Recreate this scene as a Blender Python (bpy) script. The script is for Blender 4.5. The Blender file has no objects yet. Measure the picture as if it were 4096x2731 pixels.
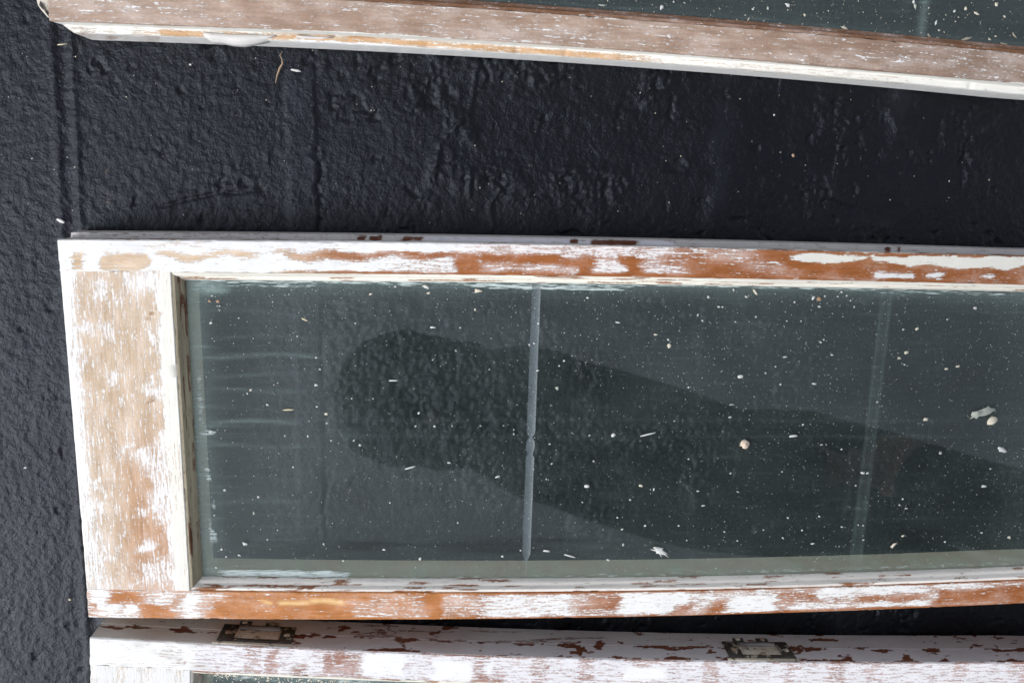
import bpy, math, random
import numpy as np
from mathutils import Matrix, Vector

# ------------------------------------------------------------------ camera, sky, sun, exposure
scene = bpy.context.scene
COL = scene.collection
TH = 0.060                      # thickness of the sashes
HS = 0.860                      # camera height above the sash faces
CZ = TH + HS
FPX, PCX, PCY = 3305.0, 2048.0, 1365.5
PITCH, YAW, ROLL = (math.radians(a) for a in (-11.2622, -4.3909, 1.3779))


def cam_rot():
    p, yw, r = PITCH, YAW, ROLL
    Rx = np.array([[1, 0, 0], [0, math.cos(p), -math.sin(p)], [0, math.sin(p), math.cos(p)]])
    Ry = np.array([[math.cos(yw), 0, math.sin(yw)], [0, 1, 0], [-math.sin(yw), 0, math.cos(yw)]])
    Rz = np.array([[math.cos(r), -math.sin(r), 0], [math.sin(r), math.cos(r), 0], [0, 0, 1]])
    return Ry @ Rx @ Rz


CM = cam_rot()
cam_data = bpy.data.cameras.new('camera')
cam = bpy.data.objects.new('camera', cam_data)
COL.objects.link(cam)
m4 = np.eye(4)
m4[:3, :3] = CM
m4[2, 3] = CZ
cam.matrix_world = Matrix(m4.tolist())
cam_data.sensor_fit = 'HORIZONTAL'
cam_data.sensor_width = 36.0
cam_data.lens = 36.0 * FPX / 4096.0
cam_data.clip_start = 0.02
cam_data.clip_end = 500.0
scene.camera = cam

SUN_TO = Vector((-0.80, -0.38, 0.76)).normalized()      # towards the light
world = bpy.data.worlds.new('World')
scene.world = world
world.use_nodes = True
wn = world.node_tree
wn.nodes.clear()
sky = wn.nodes.new('ShaderNodeTexSky')
sky.sky_type = 'NISHITA'
sky.sun_disc = False
sky.sun_elevation = math.asin(SUN_TO.z)
sky.sun_rotation = math.atan2(SUN_TO.x, SUN_TO.y)
sky.dust_density = 1.2
hsv = wn.nodes.new('ShaderNodeHueSaturation')
hsv.inputs['Saturation'].default_value = 0.38           # a milky, clouded sky
bg = wn.nodes.new('ShaderNodeBackground')
bg.inputs['Strength'].default_value = 0.135
wo = wn.nodes.new('ShaderNodeOutputWorld')
wn.links.new(sky.outputs[0], hsv.inputs['Color'])
wn.links.new(hsv.outputs[0], bg.inputs['Color'])
wn.links.new(bg.outputs[0], wo.inputs['Surface'])

sun_d = bpy.data.lights.new('sun', 'SUN')
sun_d.energy = 2.0
sun_d.angle = math.radians(32)
sun_d.color = (0.97, 0.98, 1.0)
sun = bpy.data.objects.new('sun', sun_d)
COL.objects.link(sun)
sun.rotation_euler = SUN_TO.to_track_quat('Z', 'Y').to_euler()
sun.location = SUN_TO * 5

vs = scene.view_settings
vs.view_transform = 'Standard'
vs.look = 'None'
vs.gamma = 1.0
vs.use_curve_mapping = False
vs.exposure = 0.50
scene.cycles.transparent_max_bounces = 24
scene.cycles.max_bounces = 5
scene.cycles.diffuse_bounces = 2
scene.cycles.glossy_bounces = 3

RNG = np.random.default_rng(7)
random.seed(7)


# ------------------------------------------------------------------ helpers
def un(pts, z):
    """photo position -> point of the plane at height z"""
    pts = np.atleast_2d(np.array(pts, float))
    d = np.stack([(pts[:, 0] - PCX) / FPX, -(pts[:, 1] - PCY) / FPX, -np.ones(len(pts))], 1) @ CM.T
    s = (CZ - z) / -d[:, 2]
    r = d * s[:, None]
    r[:, 2] += CZ
    return r


def pj(v):
    """points -> photo positions, used to say where a worn patch lies on its board"""
    q = (np.asarray(v, float) - np.array([0, 0, CZ])) @ CM
    return PCX + FPX * q[:, 0] / -q[:, 2], PCY - FPX * q[:, 1] / -q[:, 2]


_tabs = {}


def vnoise(x, y, seed=0):
    if seed not in _tabs:
        _tabs[seed] = np.random.default_rng(seed + 100).random((257, 257))
    t = _tabs[seed]
    xi = np.floor(x).astype(int)
    yi = np.floor(y).astype(int)
    fx = x - xi
    fy = y - yi
    fx = fx * fx * (3 - 2 * fx)
    fy = fy * fy * (3 - 2 * fy)
    a, b, c, d = (t[(xi + i) % 257, (yi + j) % 257] for j in (0, 1) for i in (0, 1))
    return (a * (1 - fx) + b * fx) * (1 - fy) + (c * (1 - fx) + d * fx) * fy


def fbm(x, y, seed=0, o=4, g=0.5):
    s = 0
    a = 1.0
    n = 0
    for i in range(o):
        s = s + a * vnoise(x * 2 ** i + 13.7 * i, y * 2 ** i + 7.1 * i, seed + i)
        n += a
        a *= g
    return s / n


def sstep(a, b, x):
    t = np.clip((x - a) / (b - a), 0, 1)
    return t * t * (3 - 2 * t)


SOFT = 1.0


def box(x, y, x0, y0, x1, y1, sx=12, sy=8):
    sx, sy = sx * SOFT, sy * SOFT
    return sstep(x0 - sx, x0 + sx, x) * (1 - sstep(x1 - sx, x1 + sx, x)) * sstep(y0 - sy, y0 + sy, y) * (1 - sstep(y1 - sy, y1 + sy, y))


def ell(x, y, cx, cy, rx, ry, s=0.35):
    r = np.sqrt(((x - cx) / rx) ** 2 + ((y - cy) / ry) ** 2)
    return 1 - sstep(1 - s, 1 + s, r)


def srgb(r, g, b):
    return tuple((c / 255 / 12.92 if c / 255 <= 0.04045 else ((c / 255 + 0.055) / 1.055) ** 2.4) for c in (r, g, b))


def mesh_obj(name, verts, faces, mat, parent=None, smooth=True):
    me = bpy.data.meshes.new(name)
    v = np.asarray(verts, dtype=np.float32)
    me.from_pydata([], [], []) if len(v) == 0 else None
    me.vertices.add(len(v))
    me.vertices.foreach_set('co', v.ravel())
    if isinstance(faces, np.ndarray):
        nf, k = faces.shape
        me.loops.add(nf * k)
        me.loops.foreach_set('vertex_index', faces.astype(np.int32).ravel())
        me.polygons.add(nf)
        me.polygons.foreach_set('loop_start', np.arange(0, nf * k, k, dtype=np.int32))
        me.polygons.foreach_set('loop_total', np.full(nf, k, dtype=np.int32))
    else:
        tot = sum(len(f) for f in faces)
        me.loops.add(tot)
        me.loops.foreach_set('vertex_index', np.array([i for f in faces for i in f], dtype=np.int32))
        me.polygons.add(len(faces))
        ls = np.cumsum([0] + [len(f) for f in faces[:-1]]).astype(np.int32)
        me.polygons.foreach_set('loop_start', ls)
        me.polygons.foreach_set('loop_total', np.array([len(f) for f in faces], dtype=np.int32))
    me.update(calc_edges=True)
    me.validate()
    if smooth:
        me.polygons.foreach_set('use_smooth', np.ones(len(me.polygons), dtype=bool))
    mats = mat if isinstance(mat, (list, tuple)) else [mat]
    for mm in mats:
        me.materials.append(mm)
    o = bpy.data.objects.new(name, me)
    COL.objects.link(o)
    if parent is not None:
        o.parent = parent
        o.matrix_parent_inverse = parent.matrix_world.inverted()
    return o


def attr_f(me, name, a):
    at = me.attributes.new(name, 'FLOAT', 'POINT')
    at.data.foreach_set('value', np.asarray(a, dtype=np.float32).ravel())


def attr_v(me, name, a):
    at = me.attributes.new(name, 'FLOAT_VECTOR', 'POINT')
    at.data.foreach_set('vector', np.asarray(a, dtype=np.float32).ravel())


def tag(o, label=None, cat=None, group=None, kind=None):
    for k, v in (('label', label), ('category', cat), ('group', group), ('kind', kind)):
        if v:
            o[k] = v
    return o


def empty(name, loc):
    o = bpy.data.objects.new(name, None)
    o.location = loc
    o.empty_display_size = 0.05
    COL.objects.link(o)
    o.matrix_world = Matrix.Translation(loc)
    return o


# ------------------------------------------------------------------ materials
def new_mat(name):
    m = bpy.data.materials.new(name)
    m.use_nodes = True
    nt = m.node_tree
    nt.nodes.clear()
    out = nt.nodes.new('ShaderNodeOutputMaterial')
    return m, nt, out


class NT:
    def __init__(self, nt):
        self.nt = nt

    def n(self, t, **kw):
        nd = self.nt.nodes.new(t)
        for k, v in kw.items():
            setattr(nd, k, v)
        return nd

    def l(self, a, b):
        self.nt.links.new(a, b)

    def math(self, op, a, b=None, c=None, clamp=False):
        nd = self.n('ShaderNodeMath', operation=op, use_clamp=clamp)
        for i, v in enumerate((a, b, c)):
            if v is None:
                continue
            if hasattr(v, 'is_linked'):
                self.l(v, nd.inputs[i])
            else:
                nd.inputs[i].default_value = v
        return nd.outputs[0]

    def noise(self, vec, scale, detail=3, rough=0.5):
        nd = self.n('ShaderNodeTexNoise')
        nd.inputs['Scale'].default_value = scale
        nd.inputs['Detail'].default_value = detail
        nd.inputs['Roughness'].default_value = rough
        self.l(vec, nd.inputs['Vector'])
        return nd.outputs[0]

    def vmul(self, vec, xyz):
        nd = self.n('ShaderNodeVectorMath', operation='MULTIPLY')
        self.l(vec, nd.inputs[0])
        nd.inputs[1].default_value = xyz
        return nd.outputs[0]

    def mixc(self, f, a, b):
        nd = self.n('ShaderNodeMix', data_type='RGBA')
        if hasattr(f, 'is_linked'):
            self.l(f, nd.inputs[0])
        else:
            nd.inputs[0].default_value = f
        for v, s in ((a, nd.inputs[6]), (b, nd.inputs[7])):
            if hasattr(v, 'is_linked'):
                self.l(v, s)
            else:
                s.default_value = (*v, 1)
        return nd.outputs[2]

    def smooth(self, x, a, b):
        nd = self.n('ShaderNodeMapRange', interpolation_type='SMOOTHSTEP')
        self.l(x, nd.inputs[0])
        nd.inputs[1].default_value = a
        nd.inputs[2].default_value = b
        return nd.outputs[0]


def wood_material():
    m, nt, out = new_mat('weathered_paint_on_timber')
    k = NT(nt)
    guv = k.n('ShaderNodeAttribute', attribute_name='guv').outputs['Vector']
    wc = k.n('ShaderNodeAttribute', attribute_name='woodcol').outputs['Vector']
    pc = k.n('ShaderNodeAttribute', attribute_name='paintcol').outputs['Vector']
    cov = k.n('ShaderNodeAttribute', attribute_name='cover').outputs['Fac']
    fib = k.noise(k.vmul(guv, (48, 480, 1)), 1.0, 5, 0.7)
    fib2 = k.noise(k.vmul(guv, (35, 420, 1)), 1.0, 4, 0.6)
    mid = k.noise(k.vmul(guv, (260, 420, 1)), 1.0, 5, 0.7)
    low = k.noise(k.vmul(guv, (28, 60, 1)), 1.0, 3, 0.55)
    # wood colour with grain
    g = k.math('MULTIPLY_ADD', fib2, 0.9, 0.55)
    g2 = k.math('MULTIPLY_ADD', low, 0.7, 0.65)
    gg = k.math('MULTIPLY', g, g2)
    sc = k.n('ShaderNodeVectorMath', operation='SCALE')
    k.l(wc, sc.inputs[0])
    k.l(gg, sc.inputs[3])
    wood = sc.outputs[0]
    # thin film and fibres of paint left in the grain
    a1 = k.math('MULTIPLY_ADD', k.math('SUBTRACT', fib, 0.5), 2.5, cov)
    a1 = k.math('MULTIPLY_ADD', k.math('SUBTRACT', mid, 0.5), 1.3, a1)
    solid = k.smooth(a1, 0.46, 0.60)
    a2 = k.math('MULTIPLY_ADD', k.math('SUBTRACT', low, 0.5), 0.9, cov)
    a2 = k.math('MULTIPLY_ADD', k.math('SUBTRACT', mid, 0.5), 0.6, a2)
    film = k.math('MULTIPLY', k.smooth(a2, 0.05, 0.95), 0.60)
    tot = k.math('MAXIMUM', solid, film)
    pv = k.n('ShaderNodeVectorMath', operation='SCALE')
    k.l(pc, pv.inputs[0])
    k.l(k.math('MULTIPLY_ADD', low, 0.22, 0.89), pv.inputs[3])
    colr = k.mixc(tot, wood, pv.outputs[0])
    b = k.n('ShaderNodeBsdfPrincipled')
    k.l(colr, b.inputs['Base Color'])
    k.l(k.math('MULTIPLY_ADD', solid, -0.12, 0.66), b.inputs['Roughness'])
    b.inputs['Specular IOR Level'].default_value = 0.35
    hgt = k.math('MULTIPLY_ADD', tot, 0.7, k.math('MULTIPLY', fib2, 0.6))
    bp = k.n('ShaderNodeBump')
    bp.inputs['Strength'].default_value = 0.55
    bp.inputs['Distance'].default_value = 0.0012
    k.l(hgt, bp.inputs['Height'])
    k.l(bp.outputs[0], b.inputs['Normal'])
    k.l(b.outputs[0], out.inputs['Surface'])
    return m


def floor_material():
    m, nt, out = new_mat('black_painted_concrete')
    k = NT(nt)
    co = k.n('ShaderNodeTexCoord').outputs['Object']
    n1 = k.noise(co, 420, 4, 0.6)
    n2 = k.noise(co, 130, 4, 0.6)
    n3 = k.noise(co, 7, 4, 0.6)
    n4 = k.noise(co, 1100, 2, 0.5)
    wear = k.n('ShaderNodeAttribute', attribute_name='wear').outputs['Fac']
    lum = k.math('MULTIPLY_ADD', n3, 0.003, 0.0012)
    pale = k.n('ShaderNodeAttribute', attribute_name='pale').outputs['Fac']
    scf = k.math('MULTIPLY', k.smooth(k.noise(co, 21, 6, 0.72), 0.58, 0.80), k.math('MULTIPLY', n1, 0.016))
    lum = k.math('ADD', lum, scf)
    lum = k.math('ADD', lum, k.math('MULTIPLY', pale, k.math('MULTIPLY', n1, 0.022)))  # painted sheen of the joints lightens the base colour
    cc = k.n('ShaderNodeCombineColor')
    k.l(lum, cc.inputs[0])
    k.l(k.math('MULTIPLY', lum, 1.06), cc.inputs[1])
    k.l(k.math('MULTIPLY', lum, 1.35), cc.inputs[2])
    w = k.smooth(k.math('MULTIPLY_ADD', k.math('SUBTRACT', n1, 0.5), 1.6, wear), 0.45, 0.75)
    colr = k.mixc(w, cc.outputs[0], srgb(120, 105, 95))
    b = k.n('ShaderNodeBsdfPrincipled')
    k.l(colr, b.inputs['Base Color'])
    n5 = k.noise(co, 38, 5, 0.7)
    k.l(k.math('MULTIPLY_ADD', k.math('MULTIPLY', n3, n5), 0.62, 0.17), b.inputs['Roughness'])
    b.inputs['Specular IOR Level'].default_value = 0.31
    b.inputs['Specular Tint'].default_value = (0.78, 0.86, 1.0, 1)
    vo = k.n('ShaderNodeTexVoronoi', feature='SMOOTH_F1')
    vo.inputs['Scale'].default_value = 260
    wv = k.n('ShaderNodeVectorMath', operation='ADD')
    nz = k.n('ShaderNodeTexNoise')
    nz.inputs['Scale'].default_value = 160
    k.l(co, nz.inputs['Vector'])
    wsc = k.n('ShaderNodeVectorMath', operation='SCALE')
    k.l(nz.outputs['Color'], wsc.inputs[0])
    wsc.inputs[3].default_value = 0.006
    k.l(co, wv.inputs[0])
    k.l(wsc.outputs[0], wv.inputs[1])
    k.l(wv.outputs[0], vo.inputs['Vector'])
    h = k.math('MULTIPLY_ADD', n2, 0.9, k.math('MULTIPLY', n1, 0.75))
    h = k.math('MULTIPLY_ADD', vo.outputs['Distance'], -0.35, h)
    h = k.math('MULTIPLY_ADD', n4, 0.34, h)
    bp = k.n('ShaderNodeBump')
    bp.inputs['Strength'].default_value = 0.7
    bp.inputs['Distance'].default_value = 0.0015
    k.l(h, bp.inputs['Height'])
    k.l(bp.outputs[0], b.inputs['Normal'])
    k.l(b.outputs[0], out.inputs['Surface'])
    return m


def glass_material(name, haze, groove=False):
    m, nt, out = new_mat(name)
    k = NT(nt)
    co = k.n('ShaderNodeTexCoord').outputs['Object']
    dust = k.n('ShaderNodeAttribute', attribute_name='dust').outputs['Fac']
    streak = k.noise(k.vmul(co, (14, 260, 1)), 1.0, 4, 0.6)
    fine = k.noise(co, 900, 3, 0.6)
    blot = k.noise(co, 26, 4, 0.6)
    vert = k.noise(k.vmul(co, (190, 34, 1)), 1.0, 4, 0.6)
    d = k.math('MULTIPLY', dust, k.math('MULTIPLY_ADD', fine, 0.9, 0.55))
    d = k.math('MULTIPLY', d, k.math('MULTIPLY_ADD', blot, 0.7, 0.65))
    d = k.math('MULTIPLY', d, k.math('MULTIPLY_ADD', vert, 0.6, 0.7))
    s = k.math('MULTIPLY', k.smooth(streak, 0.50, 0.8), k.math('MULTIPLY', dust, 1.3))
    d = k.math('ADD', d, s)
    # smeared paint near the beads
    sm = k.n('ShaderNodeAttribute', attribute_name='smear').outputs['Fac']
    st2 = k.noise(k.vmul(co, (55, 900, 1)), 1.0, 3, 0.6)
    smk = k.smooth(k.math('MULTIPLY_ADD', k.math('SUBTRACT', st2, 0.5), 1.7, sm), 0.42, 0.72)
    tot = k.math('MAXIMUM', k.math('ADD', d, haze, clamp=True), k.math('MULTIPLY', smk, 0.72))
    tr = k.n('ShaderNodeBsdfTransparent')
    tr.inputs[0].default_value = (0.955, 0.968, 0.955, 1)
    gl = k.n('ShaderNodeBsdfGlossy')
    gl.inputs['Roughness'].default_value = 0.02
    lw = k.n('ShaderNodeLayerWeight')
    lw.inputs['Blend'].default_value = 0.5
    fres = k.math('MULTIPLY_ADD', k.math('POWER', lw.outputs['Facing'], 5.0), 0.957, 0.043)
    mx = k.n('ShaderNodeMixShader')
    k.l(fres, mx.inputs[0])
    k.l(tr.outputs[0], mx.inputs[1])
    k.l(gl.outputs[0], mx.inputs[2])
    df = k.n('ShaderNodeBsdfDiffuse')
    k.l(k.mixc(smk, (0.35, 0.46, 0.44), (0.62, 0.70, 0.69)), df.inputs[0])
    mx2 = k.n('ShaderNodeMixShader')
    k.l(tot, mx2.inputs[0])
    k.l(mx.outputs[0], mx2.inputs[1])
    k.l(df.outputs[0], mx2.inputs[2])
    k.l(mx2.outputs[0], out.inputs['Surface'])
    return m


def simple_mat(name, col, rough=0.7, var=0.25, scale=300, metal=0.0, bump=0.4, dist=0.0005):
    m, nt, out = new_mat(name)
    k = NT(nt)
    co = k.n('ShaderNodeTexCoord').outputs['Object']
    n1 = k.noise(co, scale, 4, 0.6)
    sc = k.n('ShaderNodeVectorMath', operation='SCALE')
    sc.inputs[0].default_value = col
    k.l(k.math('MULTIPLY_ADD', n1, 2 * var, 1 - var), sc.inputs[3])
    b = k.n('ShaderNodeBsdfPrincipled')
    k.l(sc.outputs[0], b.inputs['Base Color'])
    b.inputs['Roughness'].default_value = rough
    b.inputs['Metallic'].default_value = metal
    bp = k.n('ShaderNodeBump')
    bp.inputs['Strength'].default_value = bump
    bp.inputs['Distance'].default_value = dist
    k.l(n1, bp.inputs['Height'])
    k.l(bp.outputs[0], b.inputs['Normal'])
    k.l(b.outputs[0], out.inputs['Surface'])
    return m


M_WOOD = wood_material()
M_FLOOR = floor_material()
M_GLASS = glass_material('dusty_glass', 0.008)
def groove_material():
    m, nt, out = new_mat('ground_glass_cut')
    k = NT(nt)
    co = k.n('ShaderNodeTexCoord').outputs['Object']
    n1 = k.noise(k.vmul(co, (60, 14, 1)), 1.0, 4, 0.6)
    n2 = k.noise(co, 700, 3, 0.6)
    df = k.n('ShaderNodeBsdfPrincipled')
    df.inputs['Base Color'].default_value = (0.30, 0.36, 0.38, 1)
    df.inputs['Roughness'].default_value = 0.35
    tr = k.n('ShaderNodeBsdfTransparent')
    mx = k.n('ShaderNodeMixShader')
    k.l(k.math('MULTIPLY_ADD', n1, 0.34, k.math('MULTIPLY', n2, 0.30)), mx.inputs[0])
    k.l(tr.outputs[0], mx.inputs[1])
    k.l(df.outputs[0], mx.inputs[2])
    k.l(mx.outputs[0], out.inputs['Surface'])
    return m


M_GROOVE = groove_material()
M_WHITE = simple_mat('white_paint_flake', (0.62, 0.62, 0.59), 0.6, 0.08, 700)
M_CREAM = simple_mat('cream_paint_flake', (0.66, 0.60, 0.48), 0.7, 0.15, 700)
M_BROWN = simple_mat('brown_crumb', (0.42, 0.27, 0.17), 0.8, 0.4, 500)
M_GREY = simple_mat('grey_green_flake', (0.42, 0.44, 0.38), 0.7, 0.15, 500)
M_TWIG = simple_mat('dry_bark', (0.40, 0.28, 0.18), 0.8, 0.4, 600)
M_STRAW = simple_mat('straw_splinter', (0.62, 0.55, 0.36), 0.7, 0.15, 500)
def blotch_mat(name, ca, cb, scale, lo, hi, rough=.55):
    m, nt, out = new_mat(name)
    k = NT(nt)
    co = k.n('ShaderNodeTexCoord').outputs['Object']
    n1 = k.noise(co, scale, 5, 0.65)
    n2 = k.noise(co, scale * 3.3, 4, 0.6)
    c = k.mixc(k.smooth(n1, lo, hi), ca, cb)
    sc = k.n('ShaderNodeVectorMath', operation='SCALE')
    k.l(c, sc.inputs[0])
    k.l(k.math('MULTIPLY_ADD', n2, 0.9, 0.55), sc.inputs[3])
    b = k.n('ShaderNodeBsdfPrincipled')
    k.l(sc.outputs[0], b.inputs['Base Color'])
    b.inputs['Roughness'].default_value = rough
    bp = k.n('ShaderNodeBump')
    bp.inputs['Strength'].default_value = .8
    bp.inputs['Distance'].default_value = .001
    k.l(k.math('ADD', k.smooth(n1, lo, hi), n2), bp.inputs['Height'])
    k.l(bp.outputs[0], b.inputs['Normal'])
    k.l(b.outputs[0], out.inputs['Surface'])
    return m


M_IRON = blotch_mat('dark_hinge_steel', (.030, .027, .021), (.30, .26, .20), 95, .56, .62, .45)
M_HPAINT = blotch_mat('old_cream_paint', (.46, .41, .33), (.10, .07, .045), 120, .55, .66)
M_RUST = simple_mat('rusty_screw', (0.28, 0.20, 0.14), 0.55, 0.4, 500, 0.3)

# ------------------------------------------------------------------ floor
def build_floor():
    def axis(a, b, step, far):
        core = np.arange(a, b, step)
        s = step
        lo, hi = [a], [core[-1]]
        while lo[-1] > -far:
            s *= 1.25
            lo.append(lo[-1] - s)
        s = step
        while hi[-1] < far:
            s *= 1.25
            hi.append(hi[-1] + s)
        return np.concatenate([np.array(lo[1:])[::-1], core, np.array(hi[1:])])
    xs = axis(-0.62, 0.84, 0.0019, 6)
    ys = axis(-0.72, 0.28, 0.0019, 6)
    X, Y = np.meshgrid(xs, ys)
    x, y = X.ravel(), Y.ravel()
    near = (np.abs(x) < 1.2) & (np.abs(y) < 1.2)
    px, py = pj(np.stack([x, y, np.zeros_like(x)], 1))
    px = np.where(near, px, 9e4 * np.sign(x))
    z = np.zeros_like(x)
    # orange-peel of the thick paint
    wx, wy = x + 0.004 * fbm(x * 90, y * 90, 3), y + 0.004 * fbm(x * 90, y * 90, 9)
    peel = fbm(wx * 210, wy * 170, 11, 3, 0.75) - 0.5
    left = 1 - sstep(1150, 1260, px)
    z += peel * (0.0010 + 0.0003 * left) + (fbm(wx * 370, wy * 310, 13, 2, 0.7) - 0.5) * (0.0008 + 0.0002 * left)
    z += (1 - np.abs(2 * fbm(wx * 75, wy * 60, 17, 2) - 1)) ** 3 * 0.0006 * left
    # joints of the slabs: two lips and a shallow gutter
    jx = un([(265, 300), (300, 900)], 0)
    cx = jx[0, 0] + (y - jx[0, 1]) * (jx[1, 0] - jx[0, 0]) / (jx[1, 1] - jx[0, 1])
    d = x - cx + 0.002 * (fbm(y * 30, x * 0, 21) - 0.5)
    jm = 0.6 + 0.6 * fbm(y * 25, x * 6, 24)
    z += jm * (0.0014 * np.exp(-((d + 0.014) / 0.005) ** 2) + 0.0017 * np.exp(-((d - 0.006) / 0.0034) ** 2) - 0.0010 * np.exp(-((d + 0.004) / 0.007) ** 2))
    jx2 = un([(1143, 500), (1262, 500)], 0)
    a, b = jx2[0, 0], jx2[1, 0]
    dd = x + 0.003 * (fbm(y * 45, x * 0, 22) - 0.5)
    band = sstep(a - 0.004, a + 0.006, dd) * (1 - sstep(b - 0.002, b + 0.002, dd))
    z += band * 0.0012 - 0.0028 * np.exp(-((x + 0.010 * (fbm(y * 60, x * 0, 26, 4) - 0.5) - b - 0.002) / 0.0020) ** 2) * sstep(0.47, 0.60, fbm(y * 70, x * 30, 23))
    # further joints beyond
    for q in (2885, 3585):
        c3 = un([(q, 500)], 0)[0, 0]
        d3 = x - c3 + 0.006 * (fbm(y * 40, x * 0, q) - 0.5)
        z += 0.0020 * np.exp(-(d3 / 0.010) ** 2) * sstep(0.35, 0.6, fbm(y * 14, x * 8, q + 3))
    # rougher lumps and broken patches right of the band
    right = sstep(1260, 1300, px)
    pm = 0.18 + sstep(0.48, 0.64, fbm(x * 17, y * 17, 31, 4))
    lump = fbm(wx * 120, wy * 120, 33, 3, 0.55)
    z += right * pm * ((1 - np.abs(2 * lump - 1)) * 0.0038 - 0.0014)
    z += right * (fbm(x * 22, y * 22, 41, 4) - 0.5) * 0.003
    chip = sstep(0.72, 0.75, fbm(wx * 50, wy * 50, 44, 4))
    z -= right * chip * 0.0018
    chl = sstep(0.80, 0.82, fbm(wx * 60, wy * 60, 45, 3))
    z -= (1 - right) * chl * 0.0015
    # trowel ridges and cracks
    def crack(p, w, amp):
        q = un(p, 0)[:, :2]
        best = np.full(x.shape, 1e9)
        sel = near
        xx = x[sel] + 0.006 * (fbm(x[sel] * 40, y[sel] * 40, 51) - 0.5)
        yy = y[sel] + 0.006 * (fbm(x[sel] * 40, y[sel] * 40, 52) - 0.5)
        bb = np.full(xx.shape, 1e9)
        for p0, p1 in zip(q[:-1], q[1:]):
            dv = p1 - p0
            t = np.clip(((xx - p0[0]) * dv[0] + (yy - p0[1]) * dv[1]) / (dv @ dv), 0, 1)
            bb = np.minimum(bb, np.hypot(xx - p0[0] - t * dv[0], yy - p0[1] - t * dv[1]))
        best[sel] = bb
        return amp * np.exp(-(best / w) ** 2)
    cr0 = z.copy()
    z += crack([(630, 826), (760, 795), (890, 772), (1050, 760)], 0.0016, -0.003)
    z += crack([(1910, 250), (1880, 450), (1760, 580), (1740, 680)], 0.0022, 0.0022)
    z += crack([(2120, 270), (2140, 360)], 0.0022, 0.002)
    z += crack([(3560, 440), (3600, 530), (3680, 640)], 0.0045, 0.0034)
    z += crack([(3400, 490), (3350, 620), (3330, 790)], 0.0025, 0.0026)
    z += crack([(2000, 760), (1960, 830), (1975, 890)], 0.0022, 0.0022)
    z += crack([(1880, 680), (1880, 780)], 0.003, 0.003)
    z += crack([(3310, 700), (3345, 800), (3420, 815)], 0.0022, 0.003)
    z += crack([(2160, 460), (2150, 510)], 0.002, 0.002)
    for cxp, cyp, r in [(1370, 300, 16), (1640, 310, 12), (1690, 330, 13), (1750, 330, 12), (1720, 405, 26), (1800, 375, 20), (1630, 370, 14), (395, 245, 20), (522, 270, 12), (880, 735, 14), (975, 735, 18), (3420, 760, 16), (2420, 805, 30), (2480, 760, 22), (1265, 620, 14), (230, 2045, 13), (275, 2505, 14)]:
        q = un([(cxp, cyp)], 0)[0]
        rr = r * 0.00027
        dist = np.hypot(x - q[0], (y - q[1]) * (0.7 + 0.06 * (r % 7))) + 2.4 * rr * (fbm(x * 260, y * 260, 61) - 0.5)
        z += -0.0022 * np.exp(-(dist / rr) ** 2) + 0.0012 * np.exp(-((dist - 1.6 * rr) / (0.6 * rr)) ** 2)
    z = cr0 + (z - cr0) * 0.62
    z -= 0.0022
    fall = 1 - sstep(0.9, 1.3, np.maximum(np.abs(x), np.abs(y)))
    z = z * fall - 0.0022 * (1 - fall)
    z = np.minimum(z, 0.0026)
    wear = 0.55 * np.exp(-((px - (395 + (py - 250) * 0.075) - 30 * (fbm(py / 60, px * 0, 71) - 0.5)) / 13) ** 2) * sstep(0.42, 0.62, fbm(py / 34, px / 70, 72)) * (py > 220) * (py < 930)
    pale = band * near * 0.55 * sstep(.35, .65, fbm(x * 60, y * 25, 74))  # sheen along the joint bands, painted in as paler colour
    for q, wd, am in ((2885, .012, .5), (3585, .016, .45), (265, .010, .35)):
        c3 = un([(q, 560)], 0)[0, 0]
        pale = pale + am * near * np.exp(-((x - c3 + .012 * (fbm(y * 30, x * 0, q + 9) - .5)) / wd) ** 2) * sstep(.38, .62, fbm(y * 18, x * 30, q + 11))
    ny, nx = X.shape
    i = np.arange(ny * nx).reshape(ny, nx)
    f = np.stack([i[:-1, :-1], i[:-1, 1:], i[1:, 1:], i[1:, :-1]], -1).reshape(-1, 4)
    o = mesh_obj('floor', np.stack([x, y, z], 1), f, M_FLOOR)
    attr_f(o.data, 'wear', wear)
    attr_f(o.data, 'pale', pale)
    tag(o, 'rough black painted concrete floor under the sashes', None, None, 'structure')
    return x, y, z


build_floor()


# ------------------------------------------------------------------ timber members
def curve_from(pts_px, z, x_hi=0.66):
    """smooth edge y(x) through points seen on a board; runs on straight beyond the last one"""
    q = un(pts_px, z)
    c = np.polyfit(q[:, 0], q[:, 1], 2)
    xm = q[-1, 0]
    s = np.polyval(np.polyder(c), xm) * 0.3 + (q[-1, 1] - q[0, 1]) / (q[-1, 0] - q[0, 0]) * 0.7
    y1 = np.polyval(c, xm)

    def f(x):
        x = np.asarray(x, float)
        return np.where(x <= xm, np.polyval(c, np.minimum(x, xm)), y1 + (x - xm) * s)
    return f


def shade_attrs(o, V, guv, painter):
    px, py = pj(V)
    global SOFT
    SOFT = 1.6
    res = list(painter(px, py, guv))
    SOFT = 1.0
    inn = guv[:, 2] > 1.5                     # reveal below the glass: grubby olive paint
    if inn.any():
        q = fbm(guv[:, 0] * 60, guv[:, 1] * 120, 201, 4)
        res[0] = np.where(inn[:, None], np.array(W_DIRT) * .5, res[0])
        res[1] = np.where(inn[:, None], np.clip(np.array((.98, .82, .60)) * (0.85 + .4 * q)[:, None], 0, .95), res[1])
        res[2] = np.where(inn, .95, res[2])
    attr_v(o.data, 'guv', guv)
    attr_v(o.data, 'woodcol', res[0])
    attr_v(o.data, 'paintcol', res[1])
    attr_f(o.data, 'cover', res[2])


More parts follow.
